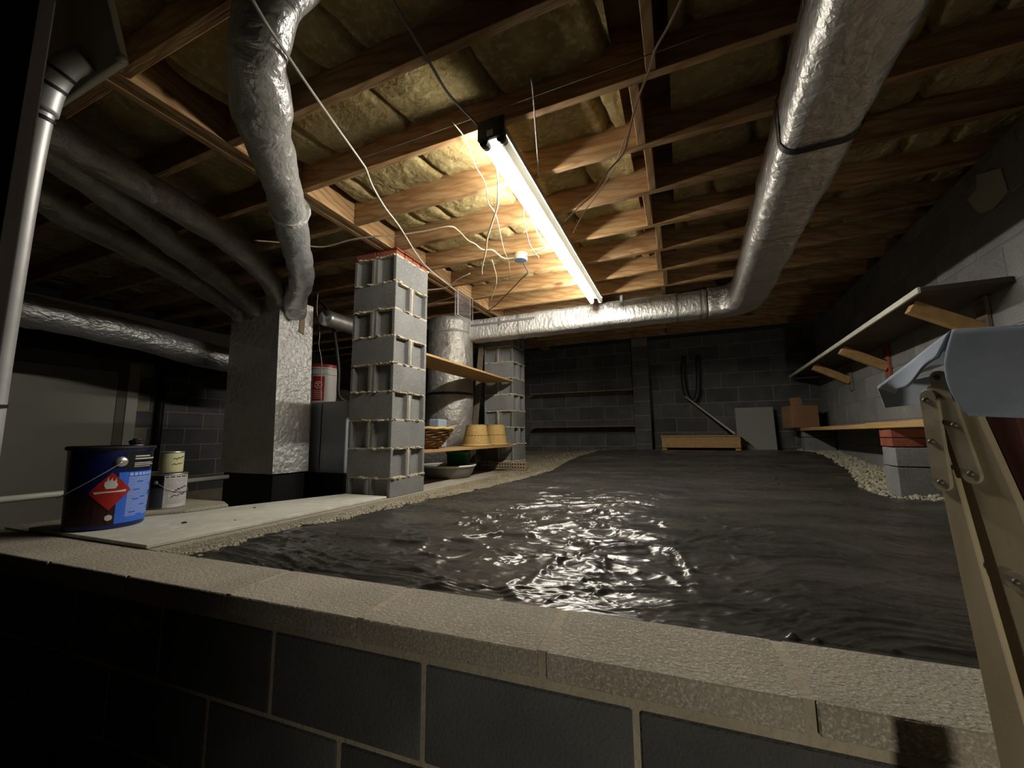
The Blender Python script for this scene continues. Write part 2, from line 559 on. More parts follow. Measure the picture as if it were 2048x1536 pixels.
# far door in the left wall
dr = struct(MB().box(-5.9, -5.865, 1.45, 2.42, 0.2, 2.25).build('door_1', 'door_paint'))
MB().box(-5.9, -5.83, 2.50, 2.60, 0.2, 2.36).build('door_trim', 'door_trim', dr)
MB().box(-5.9, -5.85, 2.42, 2.50, 0.2, 2.30).build('door_jamb', 'door_jamb', dr)
MB().box(-5.9, -5.83, 1.45, 2.50, 2.26, 2.36).build('door_header', 'door_jamb', dr)
MB().lathe([(0.0, 0.06), (0.025, 0.055), (0.032, 0.03), (0.02, 0.01), (0.012, 0)], seg=16).build('door_knob', 'wire_chrome', dr, smooth=True, loc=(-5.86, 1.53, 1.2)).rotation_euler = (0, PI / 2, 0)

# ------------------------------------------------------------------ ceiling: subfloor, joists, girder, bridging, batts
ce = struct(MB().box(-5.95, 1.85, -0.6, 6.4, 3.138, 3.16).build('ceiling', 'subfloor'))
JY = [1.495 + 0.406 * k for k in range(-5, 12)]
jl = MB().box(-5.9, -2.045, 0, 0.038, 2.9, 3.137).mesh('floor_joist', 'pine', bevel=0.002)
jr = MB().box(-1.922, 1.66, 0, 0.038, 2.9, 3.137).mesh('floor_joist', 'pine', bevel=0.002)
for y in JY:
    link('floor_joist', jl, ce, (0, y, 0))
    link('floor_joist', jr, ce, (0, y, 0))
for k in range(3):
    x0 = -2.041 + 0.0385 * k
    MB().box(x0, x0 + 0.038, -0.6, 6.24, 2.9 + 0.002 * (k == 1), 3.137).build('girder_plank', 'pine_y', ce, bevel=0.002)
bmx = MB().box(-0.019, 0.019, 0, 0.366, 2.902, 3.12).mesh('bridging_block', 'pine_y', bevel=0.002)
offs = [0.0, -0.02, 0.02, -0.01, -0.03, -0.10, -0.075, -0.115, -0.07, -0.09, -0.055, -0.085, -0.05, -0.08, -0.06, -0.09]
for i, y in enumerate(JY[:-1]):
    link('bridging_block', bmx, ce, (offs[i] if i < 5 else offs[i], y + 0.039, 0))


def batt_mesh(x0, x1, seed):
    nx = max(10, int((x1 - x0) / 0.016))

    def f(u, v):
        x = x0 + (x1 - x0) * u
        y = 0.366 * v
        p = Vector((x * 4, y * 5, seed))
        z = 3.035 + 0.016 * noise.noise(p) + 0.008 * noise.noise(p * 3.1) - 0.014 * math.sin(PI * v) ** 0.5
        # cross cuts between neighbouring batts
        for k in range(4):
            cx = x0 + (x1 - x0) * ((seed * 0.37 + k * 0.29) % 1.0) + 0.05 * (v - 0.5)
            z += 0.06 * math.exp(-((x - cx) / 0.014) ** 2)
        return (x, y, min(z, 3.13))
    return MB().grid(nx, 12, lambda u, v: f(u, v)).mesh('insulation_batt', 'batt', smooth=True)


bset = {s: [batt_mesh(a, b, q + s * 7) for q in (1.3, 4.1, 7.7, 9.9)] for s, (a, b) in enumerate([(-5.88, -2.07), (-1.86, -0.17), (0.04, 1.62)])}
for i, y in enumerate(JY[:-1]):
    for s in range(3):
        link('insulation_batt', bset[s][(i * 3 + s) % 4], ce, (0, y + 0.039, 0))

# ------------------------------------------------------------------ block piers
CH = 0.203


def pier_end_poly(L, plain=False):
    """plan of a 0.397 x 0.194 block with a vertical recess in each end"""
    h, d = L / 2, 0.097
    if plain:
        return [(-h, -d), (h, -d), (h, d), (-h, d)]
    e = 0.036
    return [(-h, -d), (h, -d), (h, -0.071), (h - e, -0.064), (h - e, 0.064), (h, 0.071), (h, d), (-h, d), (-h, 0.071), (-h + e, 0.064), (-h + e, -0.064), (-h, -0.071)]


cmu = MB().prism(pier_end_poly(0.397), 0, 0.193).mesh('concrete_block', 'block', bevel=0.003)
half_poly = [(-0.1985, -0.097), (0.1985, -0.097), (0.1985, 0.097), (-0.1985, 0.097)]
cmu_plain = MB().prism(half_poly, 0, 0.193).mesh('concrete_block', 'block', bevel=0.003)
brickm = MB().box(-0.095, 0.095, -0.045, 0.045, 0, 0.056).mesh('brick', 'red_brick', bevel=0.003)


def lump(mb, x, y, z, r, n=7):
    vs = []
    fs = []
    ri = random.Random(int(1e4 * (x * 3 + y * 5 + z * 7)))
    for lat in range(4):
        th = PI * lat / 3
        for k in range(n):
            a = 2 * PI * k / n
            q = r * (0.75 + 0.5 * ri.random())
            vs.append((x + q * math.sin(th) * math.cos(a) * 1.6, y + q * math.sin(th) * math.sin(a) * 1.6, z + q * math.cos(th) * 0.7))
    for lat in range(3):
        for k in range(n):
            fs.append((lat * n + k, (lat + 1) * n + k, (lat + 1) * n + (k + 1) % n, lat * n + (k + 1) % n))
    mb.add(vs, fs)


def pier(label, cx, cy, z0, ncourse, first_front_ends, z_first=None, top_brick=True, base_h=0.0):
    p = thing('block_pier', label, 'pier', (cx, cy, 0))
    # z0 = bottom of course 0; a part-height base course when base_h is given
    if base_h:
        for sx in (-1, 1):
            link('concrete_block', MB().prism(pier_end_poly(0.397), 0, base_h - 0.006).mesh('concrete_block', 'block', bevel=0.003), p, (0.1015 * sx, 0, z0 - base_h), PI / 2)
        MB().box(-0.01, 0.01, -0.196, -0.17, z0 - base_h, z0).build('mortar', 'mortar', p)
    for c in range(ncourse):
        z = z0 + c * CH + 0.005
        ends = (c % 2 == 0) == first_front_ends          # blocks run along y: their ends face the camera
        for s in (-1, 1):
            o = link('concrete_block', cmu, p, (0.1015 * s, 0, z) if ends else (0, 0.1015 * s, z), PI / 2 if ends else 0.0)
            o.rotation_euler[2] += random.uniform(-0.006, 0.006)
    # mortar: bed joints a little proud and ragged, and the vertical joint between the pair of blocks
    mb = MB()
    rr = random.Random(cx * 100 + cy)
    for c in range(ncourse + 1):
        z = z0 + c * CH
        j = 0.196 + rr.uniform(-0.002, 0.003)
        mb.box(-j, j, -j, j, z - 0.007, z + 0.007)
        for k in range(26):
            side = rr.random()
            t = rr.uniform(-0.19, 0.19)
            q = rr.uniform(0.004, 0.014)
            if side < 0.5:
                lump(mb, t, -0.196, z + rr.uniform(-0.004, 0.006), q)
            else:
                lump(mb, 0.196, t, z + rr.uniform(-0.004, 0.006), q)
    for c in range(ncourse):
        z = z0 + c * CH
        ends = (c % 2 == 0) == first_front_ends
        for s in (-1, 1):
            if ends:
                mb.add([(-0.008, 0.18 * s, z), (0.008, 0.18 * s, z), (0.011, 0.197 * s, z), (-0.011, 0.197 * s, z), (-0.008, 0.18 * s, z + CH), (0.008, 0.18 * s, z + CH), (0.009, 0.199 * s, z + CH), (-0.013, 0.199 * s, z + CH)],
                       [(0, 1, 2, 3), (4, 5, 6, 7), (0, 1, 5, 4), (1, 2, 6, 5), (2, 3, 7, 6), (3, 0, 4, 7)])
            else:
                mb.add([(0.18 * s, -0.008, z), (0.18 * s, 0.008, z), (0.197 * s, 0.011, z), (0.197 * s, -0.011, z), (0.18 * s, -0.008, z + CH), (0.18 * s, 0.008, z + CH), (0.199 * s, 0.009, z + CH), (0.199 * s, -0.013, z + CH)],
                       [(0, 1, 2, 3), (4, 5, 6, 7), (0, 1, 5, 4), (1, 2, 6, 5), (2, 3, 7, 6), (3, 0, 4, 7)])
    mb.build('mortar', 'mortar', p)
    zt = z0 + ncourse * CH + 0.006
    if top_brick:
        for i in range(4):
            for s in (-1, 1):
                link('brick', brickm, p, (0.1 * s + rr.uniform(-0.003, 0.003), -0.148 + 0.0985 * i, zt), rr.uniform(-0.02, 0.02))
        MB().box(-0.185, 0.185, -0.185, 0.185, zt, zt + 0.05).build('brick_mortar', 'mortar', p)
    return p


pier('tall grey block pier at the end of the cement board strip, red bricks on top', -2.061, 2.461, 1.21, 8, False, base_h=0.1305)
p2 = pier('grey block pier standing on cored bricks beside the two upturned wicker baskets', -2.07, 4.70, 1.19, 8, True)
# cored bricks under the second pier
for i in range(3):
    b = MB().box(-0.046, 0.046, -0.19, 0.0, 0, 0.088).build('brick', 'tan_brick', p2, bevel=0.003, loc=(0.2 - 0.0 - 0.2 * i - 0.095, -0.2 - 0.005, 1.094))
    b.rotation_euler = (0, 0, PI / 2)
    b.location = (0.1985 - 0.2 * i, -0.252, 1.096)
    hm = MB()
    for r_ in range(2):
        for k in range(5):
            cx = -0.165 + 0.035 * k
            hm.prism([(-0.0465, 0), (-0.0465, 0)][:0] or [(cx - 0.009, 0.022 + 0.036 * r_), (cx + 0.009, 0.022 + 0.036 * r_), (cx + 0.009, 0.040 + 0.036 * r_), (cx - 0.009, 0.040 + 0.036 * r_)], -0.0472, -0.04, 'x')
    hm.build('core_hole', 'dark_core', b)
MB().box(-0.2, 0.2, -0.2, 0.2, 1.06, 1.184).build('footing', 'mortar', p2)

# ------------------------------------------------------------------ black plastic sheet over the fill
SL = [(0.97, -1.73), (1.25, -1.77), (1.5, -1.765), (1.75, -1.70), (2.36, -1.645), (2.75, -1.55), (3.24, -1.48), (4.2, -1.34), (5.0, -1.30), (5.5, -1.12), (5.75, -1.0)]
SR = [(0.97, 1.33), (1.6, 1.35), (2.6, 1.40), (2.95, 1.38), (3.15, 1.17), (3.65, 1.18), (4.1, 1.27), (4.5, 1.34), (5.3, 1.40), (5.75, 1.35)]


def ridged(p):
    return 1.0 - abs(noise.noise(p)) * 2.0


def sheet(u, v):
    y = 1.0 + (5.72 - 1.0) * (v ** 1.35)
    xl, xr = piecewise(SL, y), piecewise(SR, y)
    xl += 0.02 * noise.noise(Vector((0, y * 6, 5)))
    xr += 0.02 * noise.noise(Vector((9, y * 6, 5)))
    x = xl + (xr - xl) * u
    y0 = wall_front_inner(x) + 0.004
    y = y0 + (5.72 + 0.05 * noise.noise(Vector((x * 3, 0, 2))) - y0) * (v ** 1.35)
    z = ground_z(x, y) + 0.016
    wx = noise.noise(Vector((x * 1.1, y * 1.1, 3.1))) * 0.7 + 0.12 * noise.noise(Vector((x * 4, y * 4, 1.1)))
    wy = noise.noise(Vector((x * 1.1, y * 1.1, 8.1))) * 0.4 + 0.05 * noise.noise(Vector((x * 4, y * 4, 5.1)))
    fs = 1.0 / (0.75 + 0.18 * (y - 1.0))
    for f_, g_, a_, k_ in ((0.8, 6.0, 0.011, 0.0), (1.3, 12.0, 0.009, 11.0), (2.2, 22.0, 0.0055, 23.0), (3.5, 38.0, 0.003, 31.0)):
        rdg = ridged(Vector(((x + wx) * f_ + (y + wy) * 0.5, (y + wy) * g_ * (0.6 + 0.4 * fs) - x * 0.9, k_)))
        z += a_ * max(rdg, 0) ** 5 * (0.5 + 1.1 * max(0, noise.noise(Vector((x * 1.7, y * 2.3, k_ + 3)))))
    crum = math.exp(-(((x + 0.65) / 0.9) ** 2 + ((y - 1.75) / 1.15) ** 2))
    for f_, a_, wd_, k_, sl in ((2.6, 0.008, 0.05, 1.0, 0.05), (6.0, 0.004, 0.07, 5.0, 0.085), (13.0, 0.0015, 0.09, 8.0, 0.08)):
        p_ = Vector(((x * 0.75 + y * 0.4 + 0.12 * wx) * f_, (y * 1.5 - x * 0.45 + 0.12 * wy) * f_, k_))
        d_, c_ = noise.voronoi(p_)
        q_ = d_[1] - d_[0]
        z += (0.14 + crum) * a_ * math.exp(-(q_ / wd_) ** 2)
        h_ = c_[0] * 12.9898
        gx, gy = math.sin(h_.x * 1.7 + h_.y * 3.1), math.sin(h_.x * 2.3 - h_.y * 1.9 + 1.0)
        dl = p_ - c_[0]
        z += (0.10 + crum) * sl / f_ * (gx * dl.x + gy * dl.y) * min(1.0, q_ / 0.22)
    z += 0.005 * noise.noise(Vector((x * 1.8, y * 2.6, 6)))
    e = min(u, 1 - u, 1 - v) * 30
    if e < 1:
        z -= 0.012 * (1 - e)
    if v < 0.02:
        z = min(z, 1.072)
    return (x, y, z)


ps = MB().grid(640, 640, sheet).build('plastic_sheet', 'plastic_sheet', smooth=True)
tag(ps, 'wrinkled black plastic ground sheet spread over the crawl space fill', 'plastic sheet')

# loose stones beside the sheet
gm = MB()
ico = bmesh.new()
bmesh.ops.create_icosphere(ico, subdivisions=1, radius=1.0)
ico_v = [v.co.copy() for v in ico.verts]
ico_f = [[v.index for v in f.verts] for f in ico.faces]
ico.free()
gr = random.Random(3)


def stone(x, y, s):
    z = ground_z(x, y)
    q = Quaternion((gr.random() - .5, gr.random() - .5, gr.random() - .5, gr.random() + .1)).normalized()
    sc = (s * gr.uniform(0.7, 1.4), s * gr.uniform(0.6, 1.1), s * gr.uniform(0.4, 0.8))
    vs = []
    for v in ico_v:
        p = Vector((v.x * sc[0], v.y * sc[1], v.z * sc[2])) * gr.uniform(0.85, 1.15)
        vs.append(Vector((x, y, z + s * 0.25)) + q @ p)
    gm.add(vs, ico_f)


for k in range(1300):      # strip between the board and the sheet
    y = gr.uniform(1.0, 2.3)
    x = gr.triangular(-1.835, piecewise(SL, y) + 0.03, -1.79)
    stone(x, y, gr.uniform(0.006, 0.014))
for k in range(900):      # round the second pier and the shelf feet
    y = gr.uniform(2.2, 6.1)
    xl = piecewise(SL, y)
    stone(gr.uniform(-1.85, xl + 0.03), y, gr.uniform(0.004, 0.012))
for k in range(3200):     # between the sheet and the right-hand wall
    y = gr.uniform(1.0, 6.1)
    xr = piecewise(SR, y)
    xw = rw(y)[0] - 0.02
    if xw > xr:
        stone(gr.uniform(xr - 0.02, xw), y, gr.uniform(0.008, 0.024))
tag(gm.build('gravel', 'stone'), 'loose tan gravel along the edges of the black plastic sheet', 'gravel', kind='stuff')

# ------------------------------------------------------------------ board strip, paver
bd = MB().prism([(-1.905, 0.925), (-1.872, 2.245), (-2.24, 2.245), (-2.50, 1.55), (-2.62, 1.19), (-2.80, 1.19), (-2.80, 0.90)], 1.0805, 1.095).build('cement_board', 'cement_board', bevel=0.002)
tag(bd, 'pale flat cement board strip lying on the knee wall under the blue bucket', 'board')
for x, y, s in [(-2.22, 1.22, 0.008), (-2.3, 1.62, 0.005), (-2.05, 1.35, 0.003)]:
    _sp = MB()
    lump(_sp, x, y, 1.096, s)
    _sp.build('dried_speck', 'dark_core', bd)
tag(MB().prism([(-3.0, 1.25), (-2.62, 1.22), (-2.50, 1.38), (-2.47, 1.58), (-2.60, 1.64), (-3.0, 1.62)], 1.0955, 1.113).build('paver', 'cap_block', bevel=0.004), 'thin grey stone paver under the white paint cans', 'paver')

# ------------------------------------------------------------------ fluorescent strip fixture
fx = thing('strip_light', 'long two lamp fluorescent strip light under the joists, one tube lit', 'light', (-0.705, 1.465, 0))
LEN = 2.40
MB().prism([(-0.045, 2.898), (-0.055, 2.846), (-0.03, 2.842), (0.03, 2.842), (0.055, 2.846), (0.045, 2.898)], 0.0, LEN, 'y').build('channel', 'white_enamel', fx, bevel=0.002)
for s, mt, nm in ((-1, 'tube_light', 'lit_tube'), (1, 'dead_tube', 'dark_tube')):
    t = MB().tube([(0.042 * s, 0.055, 2.812), (0.042 * s, LEN - 0.02, 2.812)], 0.0185, 20, 1).build(nm, mt, fx, smooth=True)
    auto_smooth(t, 50)
    c = MB().tube([(0.042 * s, 0.03, 2.812), (0.042 * s, 0.05, 2.812)], 0.0195, 16, 1)
    c.build('end_cap', 'can_tin', t)
    MB().tube([(0.042 * s, LEN - 0.025, 2.812), (0.042 * s, LEN - 0.005, 2.812)], 0.0195, 16, 1).build('end_cap', 'can_tin', t)
    for y0 in (0.008, LEN - 0.022):
        q = [(0.042 * s - 0.020, 2.845)] + [(0.042 * s + 0.020 * math.cos(a), 2.808 + 0.022 * math.sin(a)) for a in np.linspace(PI, 2 * PI, 9)] + [(0.042 * s + 0.020, 2.845)]
        MB().prism(q, y0, y0 + 0.016, 'y').build('lamp_socket', 'socket_black' if y0 < 1 else 'white_enamel', fx)
MB().box(-0.064, 0.064, -0.012, 0.006, 2.805, 2.8995).build('end_plate', 'socket_black', fx, bevel=0.003)
MB().box(-0.016, 0.016, -0.016, -0.0115, 2.812, 2.84).build('end_clip', 'white_enamel', fx, bevel=0.001)

# ------------------------------------------------------------------ insulated ducts


def duct(label, path, r, m='foil', seg=28, sub=10, rough=0.006, bands=(), name='insulated_duct', cat='duct', smooth=True, rscale=10):
    t = MB().tube(path, r, seg, sub, rough=rough, rscale=rscale, smooth=smooth)
    o = t.build(name, m, smooth=True)
    tag(o, label, cat)
    return o


def ring(parent, c, d, r, wdt, m, name='band', a0=0.0, a1=2 * PI):
    d = Vector(d).normalized()
    c = Vector(c)
    MB().tube([c - d * wdt / 2, c + d * wdt / 2], r, 28, 1, closed_ends=False).build(name, m, parent, smooth=True)


DX = math.sin(math.radians(2.58))


def rd(y):
    return (0.46 + 0.045 * y, y, 2.692)


def rect_duct(label, path, wd, ht, m, rad=0.055, rough=0.006, seed=0.0, step=0.03):
    """rounded rectangular trunk swept along a level path; crumpled most along its edges"""
    pts = [Vector(p) for p in path]
    q = []
    for a, b in zip(pts, pts[1:]):
        n = max(1, int((b - a).length / step))
        q += [a.lerp(b, k / n) for k in range(n)]
    q.append(pts[-1])
    sec = []
    for cx, cz, a0 in ((wd / 2 - rad, ht / 2 - rad, 0), (-wd / 2 + rad, ht / 2 - rad, 90), (-wd / 2 + rad, -ht / 2 + rad, 180), (wd / 2 - rad, -ht / 2 + rad, 270)):
        for k in range(6):
            a = math.radians(a0 + 18 * k)
            sec.append((cx + rad * math.cos(a), cz + rad * math.sin(a), 1.0))
        nx_ = sec[-1]
        # points along the flat that follows
        c2 = {0: (-wd / 2 + rad, ht / 2), 90: (-wd / 2, -ht / 2 + rad), 180: (wd / 2 - rad, -ht / 2), 270: (wd / 2, ht / 2 - rad)}[a0]
        for k in range(1, 6):
            t = k / 6
            sec.append((nx_[0] + (c2[0] - nx_[0]) * t, nx_[1] + (c2[1] - nx_[1]) * t, 0.55))
    ns = len(sec)
    vs = []
    for i, p in enumerate(q):
        d = (q[min(i + 1, len(q) - 1)] - q[max(i - 1, 0)]).normalized()
        lat = Vector((d.y, -d.x, 0)).normalized()
        for a, b, wt in sec:
            v = p + lat * a + Vector((0, 0, b))
            nrm = (lat * a + Vector((0, 0, b))).normalized()
            e = noise.noise(v * 7 + Vector((seed, 0, 0))) + 0.8 * noise.noise(v * 17 + Vector((seed, 5, 0)))
            vs.append(v + nrm * rough * wt * e)
    fs = [(i * ns + k, (i + 1) * ns + k, (i + 1) * ns + (k + 1) % ns, i * ns + (k + 1) % ns) for i in range(len(q) - 1) for k in range(ns)]
    fs += [tuple(range(ns)), tuple((len(q) - 1) * ns + k for k in range(ns - 1, -1, -1))]
    mb = MB()
    mb.add(vs, fs)
    o = mb.build('insulated_duct', m, smooth=True)
    return tag(o, label, 'duct')


def rect_ring(parent, p, d, wd, ht, width, m, name='band', rad=0.055):
    d = Vector(d).normalized()
    lat = Vector((d.y, -d.x, 0)).normalized()
    vs = []
    for off in (-width / 2, width / 2):
        for cx, cz, a0 in ((wd / 2 - rad, ht / 2 - rad, 0), (-wd / 2 + rad, ht / 2 - rad, 90), (-wd / 2 + rad, -ht / 2 + rad, 180), (wd / 2 - rad, -ht / 2 + rad, 270)):
            for k in range(6):
                a = math.radians(a0 + 18 * k)
                vs.append(Vector(p) + d * off + lat * (cx + rad * math.cos(a)) + Vector((0, 0, cz + rad * math.sin(a))))
    n = 24
    return MB().add(vs, [(k, n + k, n + (k + 1) % n, (k + 1) % n) for k in range(n)]).build(name, m, parent, smooth=True)


ZD = 2.745
TD = math.tan(math.radians(1.5))


def rd(y):
    return (0.515 + TD * y, y, ZD)


path = [rd(-0.5), rd(3.80)]
cxe, cye = 0.615 - 0.24, 3.92
for k in range(1, 13):
    a = PI / 2 * k / 12
    path.append((cxe + 0.24 * math.cos(a), cye + 0.27 * math.sin(a), ZD))
path += [(0.30, 4.19, ZD)]
od = rect_duct('big silver foil duct slung under the joists along the bench side', path, 0.26, 0.275, 'foil', 0.06, 0.008)
DD = (TD, 1, 0)
rect_ring(od, rd(1.78), DD, 0.272, 0.287, 0.03, 'black_band', rad=0.066)
rect_ring(od, rd(1.08), DD, 0.268, 0.283, 0.010, 'grey_tape', rad=0.064)
rect_ring(od, rd(2.6), DD, 0.268, 0.283, 0.006, 'grey_tape', rad=0.064)
rect_ring(od, rd(3.3), DD, 0.268, 0.283, 0.006, 'grey_tape', rad=0.064)
bd2 = rect_duct('foil wrapped duct crossing behind the end of the strip light', [(0.29, 4.19, ZD), (-1.0, 4.19, ZD), (-2.27, 4.19, ZD)], 0.265, 0.245, 'foil_fold', 0.055, 0.007, 4.0)
for x in (0.24, 0.03):
    rect_ring(bd2, (x, 4.19, ZD), (1, 0, 0), 0.276, 0.256, 0.014, 'grey_tape', rad=0.06)
for x in (-0.62, -1.62):
    rect_ring(bd2, (x, 4.19, ZD), (1, 0, 0), 0.277, 0.257, 0.016, 'foil', 'seam_tape', 0.06)
# strip of grey tape along its side
MB().box(-2.22, -1.42, 4.046, 4.049, 2.772, 2.796).build('tape_strip', 'grey_tape', bd2)
MB().box(-1.86, -1.83, 4.045, 4.048, 2.75, 2.83).build('tape_strip', 'grey_tape', bd2)
# duct hanger strap
MB().box(-0.50, -0.475, 4.052, 4.056, 2.74, 2.905).build('hanger_strap', 'galvanized', bd2)

vd = duct('wide vertical foil duct with an elbow between the two piers', [(-2.52, 4.1, 2.88), (-2.52, 4.1, 2.5), (-2.52, 4.1, 2.1), (-2.52, 4.1, 1.8), (-2.58, 4.1, 1.5), (-2.8, 4.1, 1.28), (-3.15, 4.1, 1.2)], 0.27, 'old_foil', 36, 8, rough=0.008)
ring(vd, (-2.52, 4.1, 1.98), (0, 0, 1), 0.276, 0.03, 'black_band')
MB().tube([(-2.52, 4.1, 2.70), (-2.52, 4.1, 2.72)], 0.276, 36, 1).build('seam_tape', 'grey_tape', vd)

# flexible duct from the ceiling to the plenum
fd = duct('bulging silver flex duct dropping from the joists to the plenum top', [(-1.04, 0.80, 3.10), (-1.06, 0.76, 2.98), (-1.10, 0.72, 2.86), (-1.20, 0.75, 2.775), (-1.33, 0.85, 2.75), (-1.48, 0.97, 2.745), (-1.61, 1.105, 2.745), (-1.78, 1.28, 2.75), (-2.02, 1.515, 2.75), (-2.32, 1.80, 2.745), (-2.68, 2.14, 2.73), (-2.95, 2.31, 2.68), (-3.09, 2.42, 2.58)],
          lambda t: 0.088 + 0.016 * math.exp(-((t - 0.38) / 0.07) ** 2) - 0.012 * math.exp(-((t - 0.1) / 0.12) ** 2), 'flex_foil', 28, 10, rough=0.012)
MB().tube([(-1.93, 1.435, 2.757), (-1.95, 1.455, 2.757)], 0.104, 28, 1, rough=0.008, rscale=30).build('seam_tape', 'foil_fold', fd)

# three more run off the plenum towards the photographer
duct('dusty foil duct closest to the girder, running to the plenum top', [(-2.0, -0.4, 2.78), (-2.2, 0.3, 2.77), (-2.34, 0.65, 2.765), (-2.58, 1.46, 2.76), (-2.97, 2.09, 2.74), (-3.28, 2.40, 2.62)], 0.078, 'old_foil', 20, 8, rough=0.012)
duct('dusty foil duct in the middle of the three at the plenum', [(-2.15, -0.4, 2.76), (-2.36, 0.4, 2.76), (-2.55, 0.80, 2.755), (-3.0, 1.45, 2.75), (-3.36, 2.0, 2.73), (-3.455, 2.38, 2.60)], 0.075, 'old_foil', 20, 8, rough=0.012)
duct('dusty foil duct third from the girder, above the far door', [(-2.75, 0.0, 2.78), (-2.95, 0.7, 2.76), (-3.11, 0.99, 2.75), (-3.4, 1.6, 2.74), (-3.62, 2.1, 2.70), (-3.66, 2.38, 2.58)], 0.075, 'old_foil', 20, 8, rough=0.012)
duct('sagging shiny foil duct passing over the far door', [(-4.5, 0.2, 2.56), (-4.5, 1.15, 2.47), (-4.5, 1.86, 2.43), (-4.45, 2.6, 2.33), (-4.3, 3.4, 2.3)], 0.125, 'flex_foil', 24, 10, rough=0.016)
gp = duct('ribbed galvanized pipe running behind the tall block pier', [(-3.0, 2.66, 2.60), (-3.0, 3.4, 2.60), (-3.0, 3.8, 2.60)], 0.076, 'galvanized', 24, 20, rough=0, smooth=False)
for k in range(11):
    ring(gp, (-3.0, 2.70 + 0.1 * k, 2.60), (0, 1, 0), 0.079, 0.018, 'galvanized', 'pipe_rib')

# plenum and furnace
pl = thing('plenum', 'tall foil wrapped plenum box with one bright crinkled side', 'plenum', (-3.1, 2.3, 0))


def foil_panel(p00, p10, p01, p11, nu, nv, amp, name, m, seed, nrm):
    a, b, c, d = map(Vector, (p00, p10, p01, p11))
    n = Vector(nrm)

    def f(u, v):
        p = a.lerp(b, u).lerp(c.lerp(d, u), v)
        k = Vector((p.x * 14 + seed, p.y * 14, p.z * 20))
        e = min(u, 1 - u, v, 1 - v) * 12
        q = 0.6 * ridged(k * 0.7 + Vector((0, 0, 2 * noise.noise(k * 0.25)))) + 0.5 * noise.noise(k * 2.0)
        return p + n * amp * q * min(1, e)
    MB().grid(nu, nv, f).build(name, m, pl, smooth=True)


# corners relative to (-3.1, 2.3)
T, B = 2.715, 1.20
foil_panel((0.02, 0, B), (0.02, 0.34, B), (-0.03, 0, T), (-0.03, 0.34, T), 48, 180, 0.007, 'side_panel', 'lit_foil', 1.0, (1, 0, 0))  # paler foil than the front: the lit side's brightness is in its colour
foil_panel((-0.64, -0.0, B), (0.02, 0, B), (-0.66, 0, T), (-0.03, 0, T), 50, 110, 0.004, 'front_panel', 'foil', 5.0, (0, -1, 0))
MB().add([(-0.64, 0, B), (0.02, 0, B), (0.02, 0.34, B), (-0.64, 0.34, B), (-0.66, 0, T), (-0.03, 0, T), (-0.03, 0.34, T), (-0.66, 0.34, T)],
         [(0, 3, 2, 1), (4, 5, 6, 7), (2, 3, 7, 6), (3, 0, 4, 7)]).build('box_core', 'foil', pl)
MB().box(-0.62, 0.0, 0.02, 0.32, 0.2, B - 0.004).build('furnace_base', 'black_metal', pl)
_tp = MB().prism([(0.19, 2.44), (0.24, 2.42), (0.245, 2.53), (0.235, 2.66), (0.215, 2.6), (0.20, 2.65)], 0.008, 0.013, 'x').build('torn_tape', 'brown_tape', pl)
_tp.rotation_euler = (0, -0.033, 0)
_tp.location = (0.058, 0, 0.0)
MB().tube([(0.0, 0.345, 1.2), (0.0, 0.345, 1.8)], 0.008, 8, 1).build('edge_tape', 'brown_tape', pl)

un = thing('furnace_cabinet', 'blue grey metal cabinet behind the plenum, white bucket on top', 'cabinet', (-3.14, 2.70, 0))
MB().box(-0.38, 0.42, 0, 0.5, 1.18, 1.817).build('cabinet_shell', 'unit_grey', un, bevel=0.006)
MB().box(-0.37, 0.41, 0.01, 0.49, 0.2, 1.178).build('cabinet_base', 'black_metal', un)
MB().box(0.12, 0.126, -0.004, 0.0, 1.20, 1.80).build('panel_seam', 'black_metal', un)

# white bucket with red label
wb = thing('white_bucket', 'white plastic bucket with a red lid and red warning label', 'bucket', (-3.315, 2.95, 1.8175))
MB().lathe([(0, 0), (0.128, 0), (0.133, 0.02), (0.143, 0.29), (0.150, 0.29), (0.151, 0.305), (0.145, 0.31), (0.147, 0.345), (0.154, 0.345), (0.155, 0.37), (0.146, 0.375)], seg=36).build('pail', 'bucket_white', wb, smooth=True)
auto_smooth(wb.children[0], 30)
MB().lathe([(0.158, 0.362), (0.159, 0.385), (0.152, 0.393), (0.0, 0.391)], seg=36).build('lid', 'lid_red', wb)


def cyl_patch(parent, name, m, r, r2, z0, z1, a0, a1, off=0.0012, nu=10, h=None):
    """patch on a (tapering) can wall: radius r at z0, r2 at z1; angles in degrees"""
    a0, a1 = math.radians(a0), math.radians(a1)
    return MB().grid(nu, 3, lambda u, v: ((r + (r2 - r) * v + off) * math.cos(a0 + (a1 - a0) * u), (r + (r2 - r) * v + off) * math.sin(a0 + (a1 - a0) * u), z0 + (z1 - z0) * v)).build(name, m, parent)


def wr(z):
    return 0.133 + (z - 0.02) * 0.010 / 0.27


